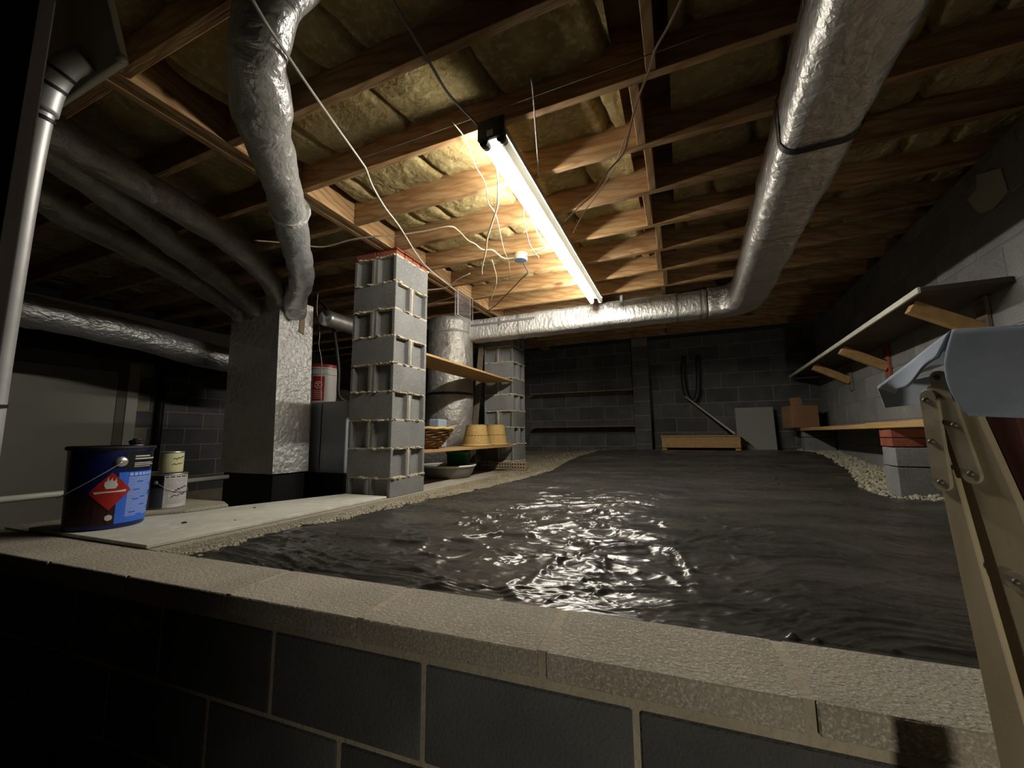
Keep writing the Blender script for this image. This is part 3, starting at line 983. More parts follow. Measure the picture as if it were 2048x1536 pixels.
lab = cyl_patch(wb, 'warning_label', 'label_red', wr(0.03), wr(0.27), 0.03, 0.27, -78, -33)
_r = MB()
zc, ac = 0.185, -55.5
for k in range(24):
    t0, t1 = 2 * PI * k / 24, 2 * PI * (k + 1) / 24
    pts = []
    for t, q in ((t0, 0.036), (t1, 0.036), (t1, 0.029), (t0, 0.029)):
        a = math.radians(ac) + q * math.cos(t) / 0.14
        z = zc + q * math.sin(t)
        pts.append(((wr(z) + 0.0022) * math.cos(a), (wr(z) + 0.0022) * math.sin(a), z))
    _r.add(pts, [(0, 1, 2, 3)])
for seg in [((-0.02, 0.015), (0.0, 0.012)), ((0.0, 0.012), (0.016, 0.022)), ((0.0, 0.012), (-0.006, -0.006)), ((-0.006, -0.006), (-0.02, -0.02)), ((-0.006, -0.006), (0.016, -0.012)), ((-0.026, 0.026), (0.026, -0.026))]:
    (x0, z0), (x1, z1) = seg
    d = Vector((x1 - x0, z1 - z0)).normalized()
    n = Vector((-d.y, d.x)) * 0.004
    pts = []
    for px, pz in ((x0 + n.x, z0 + n.y), (x0 - n.x, z0 - n.y), (x1 - n.x, z1 - n.y), (x1 + n.x, z1 + n.y)):
        a = math.radians(ac) + px / 0.14
        pts.append(((wr(zc + pz) + 0.0023) * math.cos(a), (wr(zc + pz) + 0.0023) * math.sin(a), zc + pz))
    _r.add(pts, [(0, 1, 2, 3)])
for i in range(5):
    z = 0.125 - 0.018 * i
    a0, a1 = math.radians(-73), math.radians(-40 + 3 * (i % 2))
    _r.grid(6, 2, lambda u, v: ((wr(z) + 0.0022) * math.cos(a0 + (a1 - a0) * u), (wr(z) + 0.0022) * math.sin(a0 + (a1 - a0) * u), z + 0.005 * v))
_r.build('label_print', 'label_white', lab)

# black hose and thin wire by the bucket
tag(MB().tube([(-3.35, 2.85, 2.89), (-3.277, 2.85, 2.843), (-3.142, 2.85, 2.70), (-3.06, 2.86, 2.40), (-3.018, 2.87, 2.135), (-3.015, 2.88, 1.90), (-3.0, 2.95, 1.836)], 0.016, 12, 8).build('black_hose', 'dark_cable', smooth=True), 'black hose curving down beside the white bucket', 'hose')
tag(MB().tube([(-3.21, 2.75, 2.89), (-3.21, 2.75, 2.727), (-3.17, 2.76, 2.5), (-3.158, 2.75, 2.373), (-3.10, 2.74, 2.2), (-3.085, 2.735, 2.0), (-3.08, 2.74, 1.822)], 0.0035, 6, 8).build('thin_wire', 'white_cable', smooth=True), 'thin pale wire hanging down in front of the white bucket', 'wire')

# PVC drain line over the pit
tag(MB().tube([(-3.6, 0.3, 1.152), (-3.6, 2.28, 1.166)], 0.019, 14, 1).build('drain_pipe', 'pvc', smooth=True), 'white plastic drain pipe running low behind the paint cans', 'pipe')
# black vertical pipe on the far wall
tag(MB().tube([(-5.83, 2.83, 0.2), (-5.83, 2.83, 2.9)], 0.035, 14, 1).build('soil_pipe', 'black_metal', smooth=True), 'black vertical pipe on the far block wall beside the door', 'pipe')

# silver vent pipe at the picture edge with its sheet metal hood
vp = thing('vent_pipe', 'smooth silver vertical vent pipe with dark bands, ending at the metal hood', 'pipe')
MB().tube([(-1.90, 0.50, 1.45), (-1.868, 0.489, 1.78), (-1.78, 0.466, 2.21), (-1.735, 0.458, 2.42), (-1.712, 0.458, 2.53)], 0.030, 22, 6).build('pipe', 'silver_pipe', vp, smooth=True)
MB().tube([(-1.720, 0.458, 2.48), (-1.700, 0.462, 2.56), (-1.66, 0.475, 2.62), (-1.63, 0.50, 2.66)], 0.036, 22, 8).build('elbow', 'silver_pipe', vp, smooth=True)
for p_, d_, r_ in [((-1.885, 0.495, 1.60), (0.1, 0, 1), 0.0315), ((-1.725, 0.458, 2.46), (0.3, 0.0, 1), 0.0325), ((-1.70, 0.462, 2.56), (0.5, 0.1, 1), 0.038), ((-1.675, 0.469, 2.60), (0.6, 0.2, 1), 0.038)]:
    ring(vp, p_, d_, r_, 0.010, 'black_band')
hd = thing('metal_hood', 'pale tapered sheet metal hood above the silver vent pipe', 'hood')
MB().add([(-1.90, 0.535, 2.62), (-1.485, 0.535, 2.62), (-1.485, 0.552, 2.628), (-1.90, 0.552, 2.628), (-1.92, 0.41, 2.89), (-1.412, 0.41, 2.89), (-1.412, 0.430, 2.89), (-1.92, 0.430, 2.89)],
         [(0, 3, 2, 1), (4, 5, 6, 7), (0, 1, 5, 4), (1, 2, 6, 5), (2, 3, 7, 6), (3, 0, 4, 7)]).build('hood_shell', 'dull_hood', hd, bevel=0.002)
MB().tube([(-1.90, 0.535, 2.62), (-1.485, 0.53, 2.62)], 0.006, 8, 1).build('hem', 'door_trim', hd)
MB().lathe([(0, -0.012), (0.012, -0.008), (0.014, 0), (0.012, 0.008), (0, 0.012)], (-1.478, 0.53, 2.625), 12).build('corner_rivet', 'white_enamel', hd, smooth=True)

# dark post at the picture edge
tag(MB().box(-1.70, -1.42, 0.345, 0.375, 0.2, 2.898).build('support_post', 'dark_wood', bevel=0.003), 'dark brown upright board close beside the silver vent pipe', 'post')
# white outlet plate on a black panel by the door
ot = thing('utility_panel', 'black wall panel with a white outlet plate beside the far door', 'panel', (-5.86, 1.5, 0))
MB().box(-0.03, 0.0, -0.12, 0.13, 1.4, 2.45).build('panel_board', 'black_metal', ot)
_pt = MB().box(0.0, 0.012, 0.0, 0.075, 2.18, 2.27).build('outlet_plate', 'white_enamel', ot, bevel=0.004)
MB().box(0.012, 0.016, 0.025, 0.05, 2.205, 2.245).build('outlet', 'print_grey', _pt)

# ------------------------------------------------------------------ shelves between the piers with baskets
up = MB().box(-2.235, -1.872, 2.665, 4.485, 2.150, 2.170).build('shelf_board', 'shelf_wood', bevel=0.002)
tag(up, 'upper plywood shelf board spanning between the two block piers', 'shelf')
lo = MB().box(-2.235, -1.872, 2.665, 4.485, 1.365, 1.387).build('shelf_board', 'shelf_wood', bevel=0.002)
tag(lo, 'lower plywood shelf board carrying the baskets between the two piers', 'shelf')


def wicker_pot(label, x, y, r0_, r1_, h, grp):
    o = thing('wicker_basket', label, 'basket', (x, y, 1.3875), 0, grp)
    prof = []
    n = 15
    for i in range(n + 1):
        t = i / n
        rr_ = r0_ + (r1_ - r0_) * t
        prof += [(rr_ - 0.003, h * t), (rr_ + 0.003, h * (t + 0.4 / n) if i < n else h)]
    prof += [(r1_ - 0.015, h + 0.004), (0, h + 0.004)]
    seg = 48
    mb = MB().lathe(prof, seg=seg)
    mb.v = [(p[0] * (1 + 0.02 * math.cos(24 * math.atan2(p[1], p[0]))), p[1] * (1 + 0.02 * math.cos(24 * math.atan2(p[1], p[0]))), p[2]) for p in mb.v]
    mb.build('woven_body', 'wicker', o, smooth=True)
    MB().lathe([(r0_ - 0.005, 0), (r0_ + 0.008, 0.004), (r0_ + 0.008, 0.016), (r0_ - 0.004, 0.02)], seg=40).build('rim', 'wicker', o, smooth=True)
    zz = 0.5 * h
    MB().lathe([(r0_ + (r1_ - r0_) * .5 + 0.001, zz - 0.004), (r0_ + (r1_ - r0_) * .5 + 0.0055, zz), (r0_ + (r1_ - r0_) * .5 + 0.001, zz + 0.004)], seg=40).build('woven_band', 'dark_wicker', o, smooth=True)
    return o


wicker_pot('upturned tan wicker basket nearer to the brown bowl basket', -2.045, 3.87, 0.15, 0.105, 0.225, 'upturned wicker baskets')
wicker_pot('upturned tan wicker basket touching the second block pier', -2.03, 4.31, 0.15, 0.11, 0.235, 'upturned wicker baskets')
bb = thing('bowl_basket', 'brown coiled bowl shaped basket next to the tall block pier', 'basket', (-2.07, 2.98, 1.3875))
mb = MB()
for i in range(9):
    t = i / 8
    rr_ = 0.10 + 0.125 * t ** 0.75
    z = 0.010 + 0.155 * t
    pts = [(rr_ * math.cos(a), rr_ * math.sin(a), z + 0.006 * math.sin(9 * a + i * 2.1)) for a in np.linspace(0, 2 * PI, 55)]
    mb.tube(pts, 0.0105, 6, 1)
mb.build('coils', 'dark_wicker', bb, smooth=True)
mb = MB().tube([(0.232 * math.cos(a), 0.232 * math.sin(a), 0.176 + 0.003 * math.sin(12 * a)) for a in np.linspace(0, 2 * PI, 61)], 0.012, 8, 1)
mb.build('rim', 'wicker', bb, smooth=True)
MB().lathe([(0, 0.004), (0.10, 0.004), (0.16, 0.06), (0.215, 0.165)], seg=36).build('bowl', 'dark_wicker', bb, smooth=True)

# things under / behind the lower shelf
tb = thing('round_tub', 'big round grey tub with a pale rim under the lower shelf', 'tub', (-2.23, 3.60, 1.02))
MB().lathe([(0, 0.02), (0.13, 0.02), (0.20, 0.05), (0.255, 0.11), (0.275, 0.17), (0.283, 0.18), (0.27, 0.183), (0.25, 0.12), (0.19, 0.066), (0.0, 0.05)], seg=40).build('tub_body', 'tub_grey', tb, smooth=True)
MB().tube([(0.28 * math.cos(a), 0.28 * math.sin(a), 0.18) for a in np.linspace(0, 2 * PI, 49)], 0.010, 8, 1).build('rim', 'pvc', tb, smooth=True)
gpot = thing('green_pot', 'dark green plastic pot standing in the grey tub', 'pot', (-2.14, 3.64, 1.076))
MB().lathe([(0, 0), (0.09, 0), (0.115, 0.24), (0.122, 0.24), (0.122, 0.27), (0.112, 0.27), (0.088, 0.012), (0, 0.01)], seg=32).build('pot', 'green_plastic', gpot, smooth=True)
tag(MB().box(-2.232, -2.12, 3.25, 3.40, 1.3878, 1.66).build('storage_bin', 'pale_blue_plastic', bevel=0.012, seg=2), 'pale blue plastic bin seen behind the brown bowl basket', 'bin')
bpst = MB().box(-0.035, 0.035, -0.012, 0.012, 0, 1.66).build('leaning_board', 'grey_wood', bevel=0.002, loc=(-2.40, 4.42, 1.075))
bpst.rotation_euler = (0.0, 0.085, 0)
tag(bpst, 'narrow weathered board leaning beside the second block pier', 'board')

# wire rack hanging from the girder
wk = thing('wire_rack', 'small white wire rack hanging from the girder by the pale cable', 'rack', (-1.905, 3.17, 2.63))
mb = MB()
for off in (0.0, -0.03):
    mb.tube([(off * -1, 0.0, 0.0), (off * -1, 0.29, 0.0), (off * -1, 0.29, 0.245), (off * -1, 0.0, 0.245), (off * -1, 0, 0)], 0.0032, 6, 1, smooth=False)
mb.build('rack_frame', 'wire_chrome', wk)
mb = MB()
for k in range(14):
    mb.tube([(0.012, 0.0, 0.012 + 0.0165 * k), (0.012, 0.29, 0.012 + 0.0165 * k)], 0.0016, 5, 1)
mb.build('rack_rungs', 'wire_chrome', wk)

# round junction box and cables
jb = thing('junction_box', 'round blue grey junction box on the joist among loose cables', 'junction box', (-1.075, 2.76, 2.848))
MB().lathe([(0, 0.0), (0.047, 0.0), (0.052, 0.006), (0.052, 0.052), (0, 0.052)], seg=24).build('box_body', 'cream_cable', jb, smooth=False)
MB().lathe([(0, -0.004), (0.046, -0.004), (0.048, -0.001), (0.048, 0.001)], seg=24).build('cover', 'box_blue', jb)


def cable(label, pts, r, m, name='cable', cat='cable', seg=7):
    return tag(MB().tube(pts, r, seg, 5).build(name, m, smooth=True), label, cat)


cable('long pale cable swooping from the ceiling edge down to the wire rack', [(-0.93, 0.36, 2.74), (-1.026, 0.612, 2.70), (-1.09, 0.743, 2.72), (-1.246, 1.052, 2.80), (-1.39, 1.40, 2.855), (-1.423, 1.472, 2.864), (-1.49, 1.591, 2.866), (-1.569, 1.786, 2.867), (-1.638, 2.014, 2.868), (-1.832, 2.572, 2.869), (-1.905, 3.18, 2.87)], 0.0052, 'white_cable')
cable('cream cable sagging along the joists from the flex duct to the junction box', [(-2.69, 1.751, 2.87), (-2.551, 1.844, 2.87), (-2.369, 1.982, 2.865), (-2.258, 2.014, 2.865), (-2.071, 2.015, 2.87), (-1.855, 2.047, 2.87), (-1.741, 2.09, 2.87), (-1.517, 2.121, 2.87), (-1.341, 2.134, 2.87), (-1.309, 2.197, 2.87), (-1.316, 2.346, 2.87), (-1.295, 2.42, 2.87), (-1.285, 2.519, 2.87), (-1.221, 2.556, 2.87), (-1.211, 2.67, 2.87), (-1.187, 2.729, 2.87), (-1.12, 2.745, 2.87)], 0.0055, 'cream_cable')
cable('thin tan wire hanging across the lit joists beside the lit tube', [(-0.859, 1.381, 2.88), (-0.857, 1.507, 2.88), (-0.901, 1.679, 2.88), (-0.918, 1.828, 2.88), (-0.985, 2.007, 2.88), (-0.995, 2.121, 2.88), (-1.038, 2.265, 2.88), (-1.151, 2.609, 2.88), (-1.203, 2.826, 2.88), (-1.339, 3.166, 2.88)], 0.003, 'cream_cable')
cable('pale cable dropping from the strip light to a cut end over the bay', [(-0.788, 1.704, 2.85), (-0.843, 1.836, 2.85), (-0.926, 2.008, 2.85), (-0.981, 2.09, 2.85), (-1.154, 2.336, 2.85), (-1.247, 2.499, 2.85), (-1.414, 2.763, 2.85), (-1.474, 2.88, 2.85)], 0.0055, 'cream_cable')
cable('short brown wire from the lit tube towards the junction box', [(-0.80, 2.12, 2.86), (-0.83, 2.186, 2.86), (-0.881, 2.364, 2.86), (-0.93, 2.575, 2.86), (-0.938, 2.795, 2.86)], 0.0035, 'grey_cable')
cable('short white cable looping out of the middle of the strip light', [(-0.765, 2.2, 2.862), (-0.792, 2.254, 2.86), (-0.822, 2.427, 2.86), (-0.827, 2.663, 2.86), (-0.829, 2.705, 2.86)], 0.0055, 'white_cable')
cable('twisted cream cable joining the junction box to the strip light', [(-1.03, 2.745, 2.868), (-0.99, 2.735, 2.862), (-0.92, 2.71, 2.86), (-0.843, 2.656, 2.86), (-0.765, 2.56, 2.86)], 0.0055, 'cream_cable')
cable('black cable curving from the junction box to the girder', [(-1.073, 2.79, 2.855), (-1.09, 2.90, 2.85), (-1.123, 3.037, 2.86), (-1.246, 3.174, 2.866), (-1.518, 3.485, 2.872), (-1.766, 3.757, 2.876), (-1.922, 3.892, 2.88)], 0.005, 'dark_cable')
cable('pinkish cable drooping down from the joists beside the big duct', [(0.10, 1.19, 2.88), (0.076, 1.234, 2.87), (0.034, 1.303, 2.863), (-0.01, 1.364, 2.856), (-0.031, 1.422, 2.849), (-0.101, 1.582, 2.842), (-0.152, 1.751, 2.835), (-0.185, 1.834, 2.828), (-0.287, 1.94, 2.821), (-0.362, 2.059, 2.814), (-0.465, 2.143, 2.807), (-0.586, 2.26, 2.8)], 0.0045, 'pink_cable')
cable('thin branch wire crossing the pinkish drooping cable', [(-0.158, 1.755, 2.86), (-0.25, 1.951, 2.845), (-0.376, 2.131, 2.83), (-0.476, 2.257, 2.815), (-0.576, 2.418, 2.8)], 0.003, 'white_cable')
cable('grey wire hanging straight beside the dark end of the strip light', [(-0.458, 1.306, 2.88), (-0.488, 1.419, 2.88), (-0.544, 1.608, 2.88), (-0.625, 1.886, 2.88)], 0.0035, 'grey_cable')
cable('loose white wire end hanging below the junction box', [(-1.298, 2.709, 2.87), (-1.439, 3.094, 2.87), (-1.637, 3.425, 2.87), (-1.817, 3.715, 2.87)], 0.005, 'cream_cable')
cable('dark feed cable running over the joists to the strip light end', [(-0.74, 0.5, 2.888), (-0.777, 0.886, 2.888), (-0.792, 1.117, 2.888), (-0.8, 1.272, 2.888), (-0.765, 1.46, 2.886)], 0.0055, 'grey_cable')
cable('thin wire stapled along the dark joist face past the strip light', [(-1.6, 1.425, 2.895), (-0.646, 1.419, 2.895), (-0.416, 1.416, 2.895), (-0.152, 1.415, 2.895), (0.2, 1.41, 2.895)], 0.0025, 'grey_cable')
cable('pale wire crossing behind the tall block pier to the girder', [(-3.0, 3.0, 2.87), (-2.3, 3.0, 2.86), (-1.95, 3.05, 2.86), (-1.75, 2.95, 2.875), (-1.6, 2.9, 2.885)], 0.004, 'white_cable')
cable('second pale wire low behind the tall block pier', [(-3.0, 3.4, 2.87), (-2.4, 3.35, 2.85), (-1.93, 3.3, 2.87)], 0.004, 'grey_cable')

# ------------------------------------------------------------------ paint bucket and cans
pb = thing('paint_bucket', 'large dark blue metal pail with a red hazard diamond on the cement board', 'bucket', (-2.52, 1.05, 1.0952))
H = 0.365


def br(z):
    return 0.137 + 0.011 * z / H


MB().lathe([(0, 0.0), (0.130, 0.0), (0.137, 0.006), (0.1375, 0.02)] + [(br(z), z) for z in np.linspace(0.03, H - 0.02, 6)] + [(br(H) + 0.004, H - 0.012), (br(H) + 0.007, H - 0.004), (br(H) + 0.002, H), (br(H) - 0.01, H - 0.008), (0, H - 0.008)], seg=48).build('pail', 'bucket_blue', pb, smooth=True)
auto_smooth(pb.children[0], 30)
TOC = math.degrees(math.atan2(-1.05, 2.52))     # direction from the pail towards the room side (the photographer)
MB().lathe([(br(H) + 0.003, 0.352), (br(H) + 0.009, 0.356), (br(H) + 0.009, 0.366), (br(H) + 0.002, 0.370)], seg=48).build('rim', 'black_metal', pb, smooth=True)


def patch(name, m, z0, z1, a0, a1, off=0.0014, parent=pb):
    return cyl_patch(parent, name, m, br(z0), br(z1), z0, z1, TOC + a0, TOC + a1, off)


patch('lower_band', 'label_maroon', 0.022, 0.16, -75, 12, 0.0010)
bl_ = patch('instruction_label', 'label_blue', 0.022, 0.25, 12, 88)
patch('top_label', 'label_black', 0.262, 0.345, 18, 92)


def text_rows(parent, m, rows, off=0.0026, rfun=br, base=TOC, name='label_print', h=0.0045):
    mb = MB()
    for z, a0, a1 in rows:
        hh = h
        if isinstance(z, tuple):
            z, hh = z
        b0, b1 = math.radians(base + a0), math.radians(base + a1)
        mb.grid(5, 2, lambda u, v: ((rfun(z) + off) * math.cos(b0 + (b1 - b0) * u), (rfun(z) + off) * math.sin(b0 + (b1 - b0) * u), z + hh * v))
    return mb.build(name, m, parent)


rt = random.Random(5)
rows = []
for k in range(7):
    rows.append(((0.232, 0.013), 27 + 7.5 * k, 32.5 + 7.5 * k))
z = 0.222
while z > 0.045:
    if rt.random() < 0.25:
        cut = rt.uniform(38, 60)
        rows += [((z, 0.0035), 26, cut - 8), ((z, 0.0035), cut + 4, 82)]
    else:
        rows.append(((z, 0.0035), 26, rt.uniform(66, 84)))
    z -= 0.0072
text_rows(bl_, 'label_pale', rows)
text_rows(pb, 'label_white', [((0.318, 0.006), 32, 62), ((0.306, 0.006), 32, 86), ((0.287, 0.004), 32, 70), ((0.279, 0.004), 32, 80), ((0.271, 0.003), 32, 66)], name='top_label_print')
# hazard diamond
dm = MB()


def dpt(a, z, off=0.003):
    t = math.radians(TOC + a)
    return ((br(z) + off) * math.cos(t), (br(z) + off) * math.sin(t), z)


def dpoly(mb, pts, off, n=10):
    """fill a convex polygon in (angle, height) with thin horizontal strips so that it follows the pail"""
    zs = [p[1] for p in pts]
    z0, z1 = min(zs), max(zs)

    def span(z):
        xs = []
        for (xa, za), (xb, zb) in zip(pts, pts[1:] + pts[:1]):
            if (za - z) * (zb - z) <= 0 and abs(za - zb) > 1e-9:
                xs.append(xa + (xb - xa) * (z - za) / (zb - za))
        return (min(xs), max(xs)) if xs else (0, 0)
    mb.grid(9, n, lambda u, v: dpt(*((lambda s: s[0] + (s[1] - s[0]) * u)(span(min(max(z0 + (z1 - z0) * v, z0 + 1e-5), z1 - 1e-5))), z0 + (z1 - z0) * v), off))


dpoly(dm, [(-26, 0.165), (3, 0.085), (31, 0.17), (3, 0.252)], 0.003, 15)
dmo = dm.build('hazard_diamond', 'label_red', pb)
fl = MB()
dpoly(fl, [(-17, 0.158), (23, 0.163), (24, 0.173), (-19, 0.168)], 0.0042, 4)
dpoly(fl, [(-3, 0.180), (9, 0.180), (12, 0.195), (9, 0.212), (5, 0.204), (3, 0.224), (-1, 0.208), (-5, 0.214), (-6, 0.195)], 0.0042, 12)
for p in ([(6, 0.2), (10, 0.21), (9, 0.228)], [(-4, 0.2), (0, 0.205), (-1, 0.236)], [(1, 0.2), (5, 0.2), (4, 0.232)]):
    dpoly(fl, p, 0.0043, 6)
fl.build('flame_symbol', 'label_white', dmo)
dd = MB()
dpoly(dd, [(4 + 5.2 * math.cos(a), 0.052 + 0.0135 * math.sin(a)) for a in np.linspace(0, 2 * PI, 16, endpoint=False)], 0.003, 8)
dd.build('round_sticker', 'label_white', pb)
# ear with wire bail, pour spout
t = math.radians(TOC + 13)
er = MB().lathe([(0, 0.012), (0.016, 0.011), (0.022, 0.006), (0.024, 0)], seg=18).build('handle_ear', 'can_tin', pb, smooth=True, loc=((br(0.3)) * math.cos(t), br(0.3) * math.sin(t), 0.298))
er.rotation_euler = (0, PI / 2, t)
MB().tube([((br(0.3) + 0.014) * math.cos(math.radians(TOC + a)), (br(0.3) + 0.014) * math.sin(math.radians(TOC + a)), z) for a, z in [(13, 0.298), (0, 0.268), (-20, 0.225), (-45, 0.18), (-70, 0.15), (-95, 0.14)]], 0.0025, 6, 4).build('bail', 'can_tin', pb, smooth=True)
sp = MB().lathe([(0.026, 0), (0.026, 0.018), (0.022, 0.02), (0.0, 0.02)], seg=20).build('pour_spout', 'can_tin', pb, smooth=False, loc=(0.055, 0.065, H - 0.008))
MB().lathe([(0.028, 0.02), (0.03, 0.024), (0.03, 0.036), (0.018, 0.04), (0.016, 0.046), (0, 0.046)], seg=12).build('spout_cap', 'black_metal', sp)


def paint_can(label, x, y, z, r, h, body, group=None):
    c = thing('paint_can', label, 'paint can', (x, y, z), 0, group)
    MB().lathe([(0, 0), (r - 0.003, 0), (r, 0.003), (r, h - 0.004), (r + 0.003, h - 0.002), (r + 0.002, h + 0.002), (r - 0.006, h + 0.001), (r - 0.012, h - 0.005), (0, h - 0.005)], seg=36).build('can', 'can_tin', c, smooth=True)
    auto_smooth(c.children[0], 30)
    base = math.degrees(math.atan2(-y, -x))
    lb = cyl_patch(c, 'paper_label', body, r, r, 0.006, h - 0.008, base - 100, base + 150, 0.0008, 30)
    return c, lb, base


def scribble(parent, r, base, pts, m='ink', wd=0.002, name='handwriting'):
    mb = MB()
    mb.tube([((r + 0.002) * math.cos(math.radians(base + a)), (r + 0.002) * math.sin(math.radians(base + a)), z) for a, z in pts], wd, 5, 3)
    return mb.build(name, m, parent)


ZC = 1.1132
c, lb, bs = paint_can('white paint can with dark handwriting, under the small cream can', -2.70, 1.385, ZC, 0.083, 0.187, 'can_white')
nv_ = cyl_patch(c, 'navy_panel', 'can_navy', 0.083, 0.083, 0.006, 0.179, bs - 62, bs - 12, 0.0016)
cyl_patch(c, 'brand_square', 'label_black', 0.083, 0.083, 0.115, 0.179, bs - 62, bs - 14, 0.0022)
text_rows(lb, 'ink', [((0.168, 0.006), -8, 70)], 0.0018, lambda z: 0.083, bs, 'top_rule')
text_rows(lb, 'print_grey', [((0.155 - 0.008 * k, 0.003), -4, rt.uniform(50, 80)) for k in range(17)], 0.0018, lambda z: 0.083, bs)
scribble(lb, 0.083, bs, [(20, 0.085), (22, 0.10), (27, 0.096), (31, 0.108), (36, 0.100), (42, 0.112), (48, 0.106), (55, 0.118), (62, 0.112)])
scribble(lb, 0.083, bs, [(12, 0.062), (20, 0.072), (30, 0.068), (40, 0.078), (50, 0.072), (62, 0.084), (74, 0.08)], wd=0.0018)
t = math.radians(bs - 38)
er = MB().lathe([(0, 0.006), (0.008, 0.005), (0.011, 0)], seg=14).build('handle_ear', 'can_tin', c, smooth=True, loc=(0.0835 * math.cos(t), 0.0835 * math.sin(t), 0.145))
er.rotation_euler = (0, PI / 2, t)
MB().tube([((0.089) * math.cos(math.radians(bs + a)), 0.089 * math.sin(math.radians(bs + a)), z) for a, z in [(-38, 0.145), (-20, 0.128), (0, 0.108), (25, 0.092), (60, 0.085), (100, 0.095), (142, 0.145)]], 0.0016, 6, 4).build('bail', 'can_tin', c, smooth=True)
c, lb, bs = paint_can('plain pale paint can tucked behind the blue pail', -2.885, 1.355, ZC, 0.083, 0.187, 'can_white')
text_rows(lb, 'print_grey', [((0.165 - 0.009 * k, 0.004), -10, rt.uniform(40, 70)) for k in range(14)], 0.0018, lambda z: 0.083, bs)
c, lb, bs = paint_can('small cream quart can with handwriting, stacked on the white can', -2.715, 1.40, ZC + 0.1895, 0.053, 0.118, 'can_cream')
scribble(lb, 0.053, bs, [(5, 0.078), (16, 0.082), (24, 0.076), (32, 0.086), (44, 0.082), (54, 0.092), (62, 0.088)], wd=0.0018)
scribble(lb, 0.053, bs, [(2, 0.045), (12, 0.052), (22, 0.046), (34, 0.054), (44, 0.050), (58, 0.056)], wd=0.0018)

# ------------------------------------------------------------------ right side: bench, posts, upper shelf
def bar(p, q, w_, h_, name, m, parent=None, up_=(0, 0, 1)):
    p, q = Vector(p), Vector(q)
    d = (q - p).normalized()
    s = d.cross(Vector(up_)).normalized()
    u = s.cross(d)
    vs = []
    for e in (p, q):
        for a, b in ((-1, -1), (1, -1), (1, 1), (-1, 1)):
            vs.append(e + s * a * w_ / 2 + u * b * h_ / 2)
    return MB().add(vs, [(0, 3, 2, 1), (4, 5, 6, 7), (0, 1, 5, 4), (1, 2, 6, 5), (2, 3, 7, 6), (3, 0, 4, 7)]).build(name, m, parent, bevel=0.002)


def rbox(s0, s1, o0, o1, z0, z1, name, m, parent=None, bevel=0.002):
    a, b, c, d = rw(s0, o0), rw(s1, o0), rw(s1, o1), rw(s0, o1)
    pts = [a, b, c, d]
    ar = sum(pts[i][0] * pts[(i + 1) % 4][1] - pts[(i + 1) % 4][0] * pts[i][1] for i in range(4))
    if ar < 0:
        pts = pts[::-1]
    return MB().prism(pts, z0, z1).build(name, m, parent, bevel=bevel)


wbn = thing('workbench', 'long narrow wooden bench of two planks along the side wall', 'workbench', (0, 0, 0))
rbox(1.3, 3.59, 0.005, 0.342, 1.527, 1.565, 'plank', 'shelf_wood', wbn)
rbox(3.60, 6.12, 0.005, 0.335, 1.527, 1.560, 'plank', 'shelf_wood', wbn)


def bench_post(label, s, d, z0, zt, brick=True):
    o = thing('bench_post', label, 'post', (0, 0, 0))
    z1 = zt - 0.115 if brick else zt
    za = z0
    while za < z1 - 0.03:
        h = min(0.2, z1 - za)
        rbox(s, s + d, 0.01, 0.315, za, za + h - 0.006, 'concrete_block', 'block', o, 0.004)
        za += h
    if brick:
        for k in range(2):
            rbox(s, s + d * 0.55, 0.01, 0.325, z1 + 0.057 * k, z1 + 0.057 * k + 0.052, 'brick', 'red_brick', o, 0.003)
            rbox(s + d * 0.58, s + d, 0.01, 0.32, z1 + 0.057 * k, z1 + 0.057 * k + 0.052, 'brick', 'red_brick', o, 0.003)
    return o


bench_post('block bench post with red bricks on top, beside the folding ladder', 3.22, 0.2, 1.09, 1.5265)
bench_post('pale block bench post at the dark back corner', 5.75, 0.16, 1.25, 1.5265, False)

us = thing('wall_shelf', 'long grey wooden shelf on diagonal braces high on the side wall', 'shelf', (0, 0, 0))
rbox(2.60, 6.1, 0.005, 0.332, 2.205, 2.232, 'shelf_plank', 'shaded_shelf', us)
rbox(2.60, 6.1, 0.333, 0.347, 2.203, 2.234, 'lit_edge', 'cement_board', us)
for s in (2.80, 4.05, 4.98):
    p = rw(s, 0.31)
    q = rw(s + 0.04, 0.02)
    bar((p[0], p[1], 2.182), (q[0], q[1], 2.02), 0.07, 0.045, 'brace', 'shelf_wood', us, (0, 1, 0))
    rbox(s, s + 0.09, 0.002, 0.02, 1.92, 2.2, 'cleat', 'red_brick' if s == 4.05 else 'grey_wood', us)

_a = rw(5.86, 0.05)
cb = thing('cardboard_box', 'brown cardboard box sitting on the far end of the bench', 'box', (1.36, 5.90, 1.5605), 0.2)
MB().box(-0.15, 0.14, -0.12, 0.14, 0, 0.27).build('carton', 'cardboard', cb, bevel=0.004)
MB().add([(-0.15, -0.12, 0.27), (-0.02, -0.12, 0.27), (-0.03, -0.10, 0.37), (-0.15, -0.10, 0.36), (-0.15, -0.116, 0.27), (-0.02, -0.116, 0.27), (-0.03, -0.096, 0.37), (-0.15, -0.096, 0.36)],
         [(0, 1, 2, 3), (7, 6, 5, 4), (0, 4, 5, 1), (1, 5, 6, 2), (2, 6, 7, 3), (3, 7, 4, 0)]).build('flap', 'cardboard', cb)
pn = MB().box(-0.22, 0.22, -0.01, 0.01, 0, 0.56).build('grey_sheet', 'panel_grey', bevel=0.003, loc=(0.90, 6.08, 1.285))
pn.rotation_euler = (-0.12, 0, 0)
tag(pn, 'grey flat sheet leaning on the back wall near the cardboard box', 'sheet')

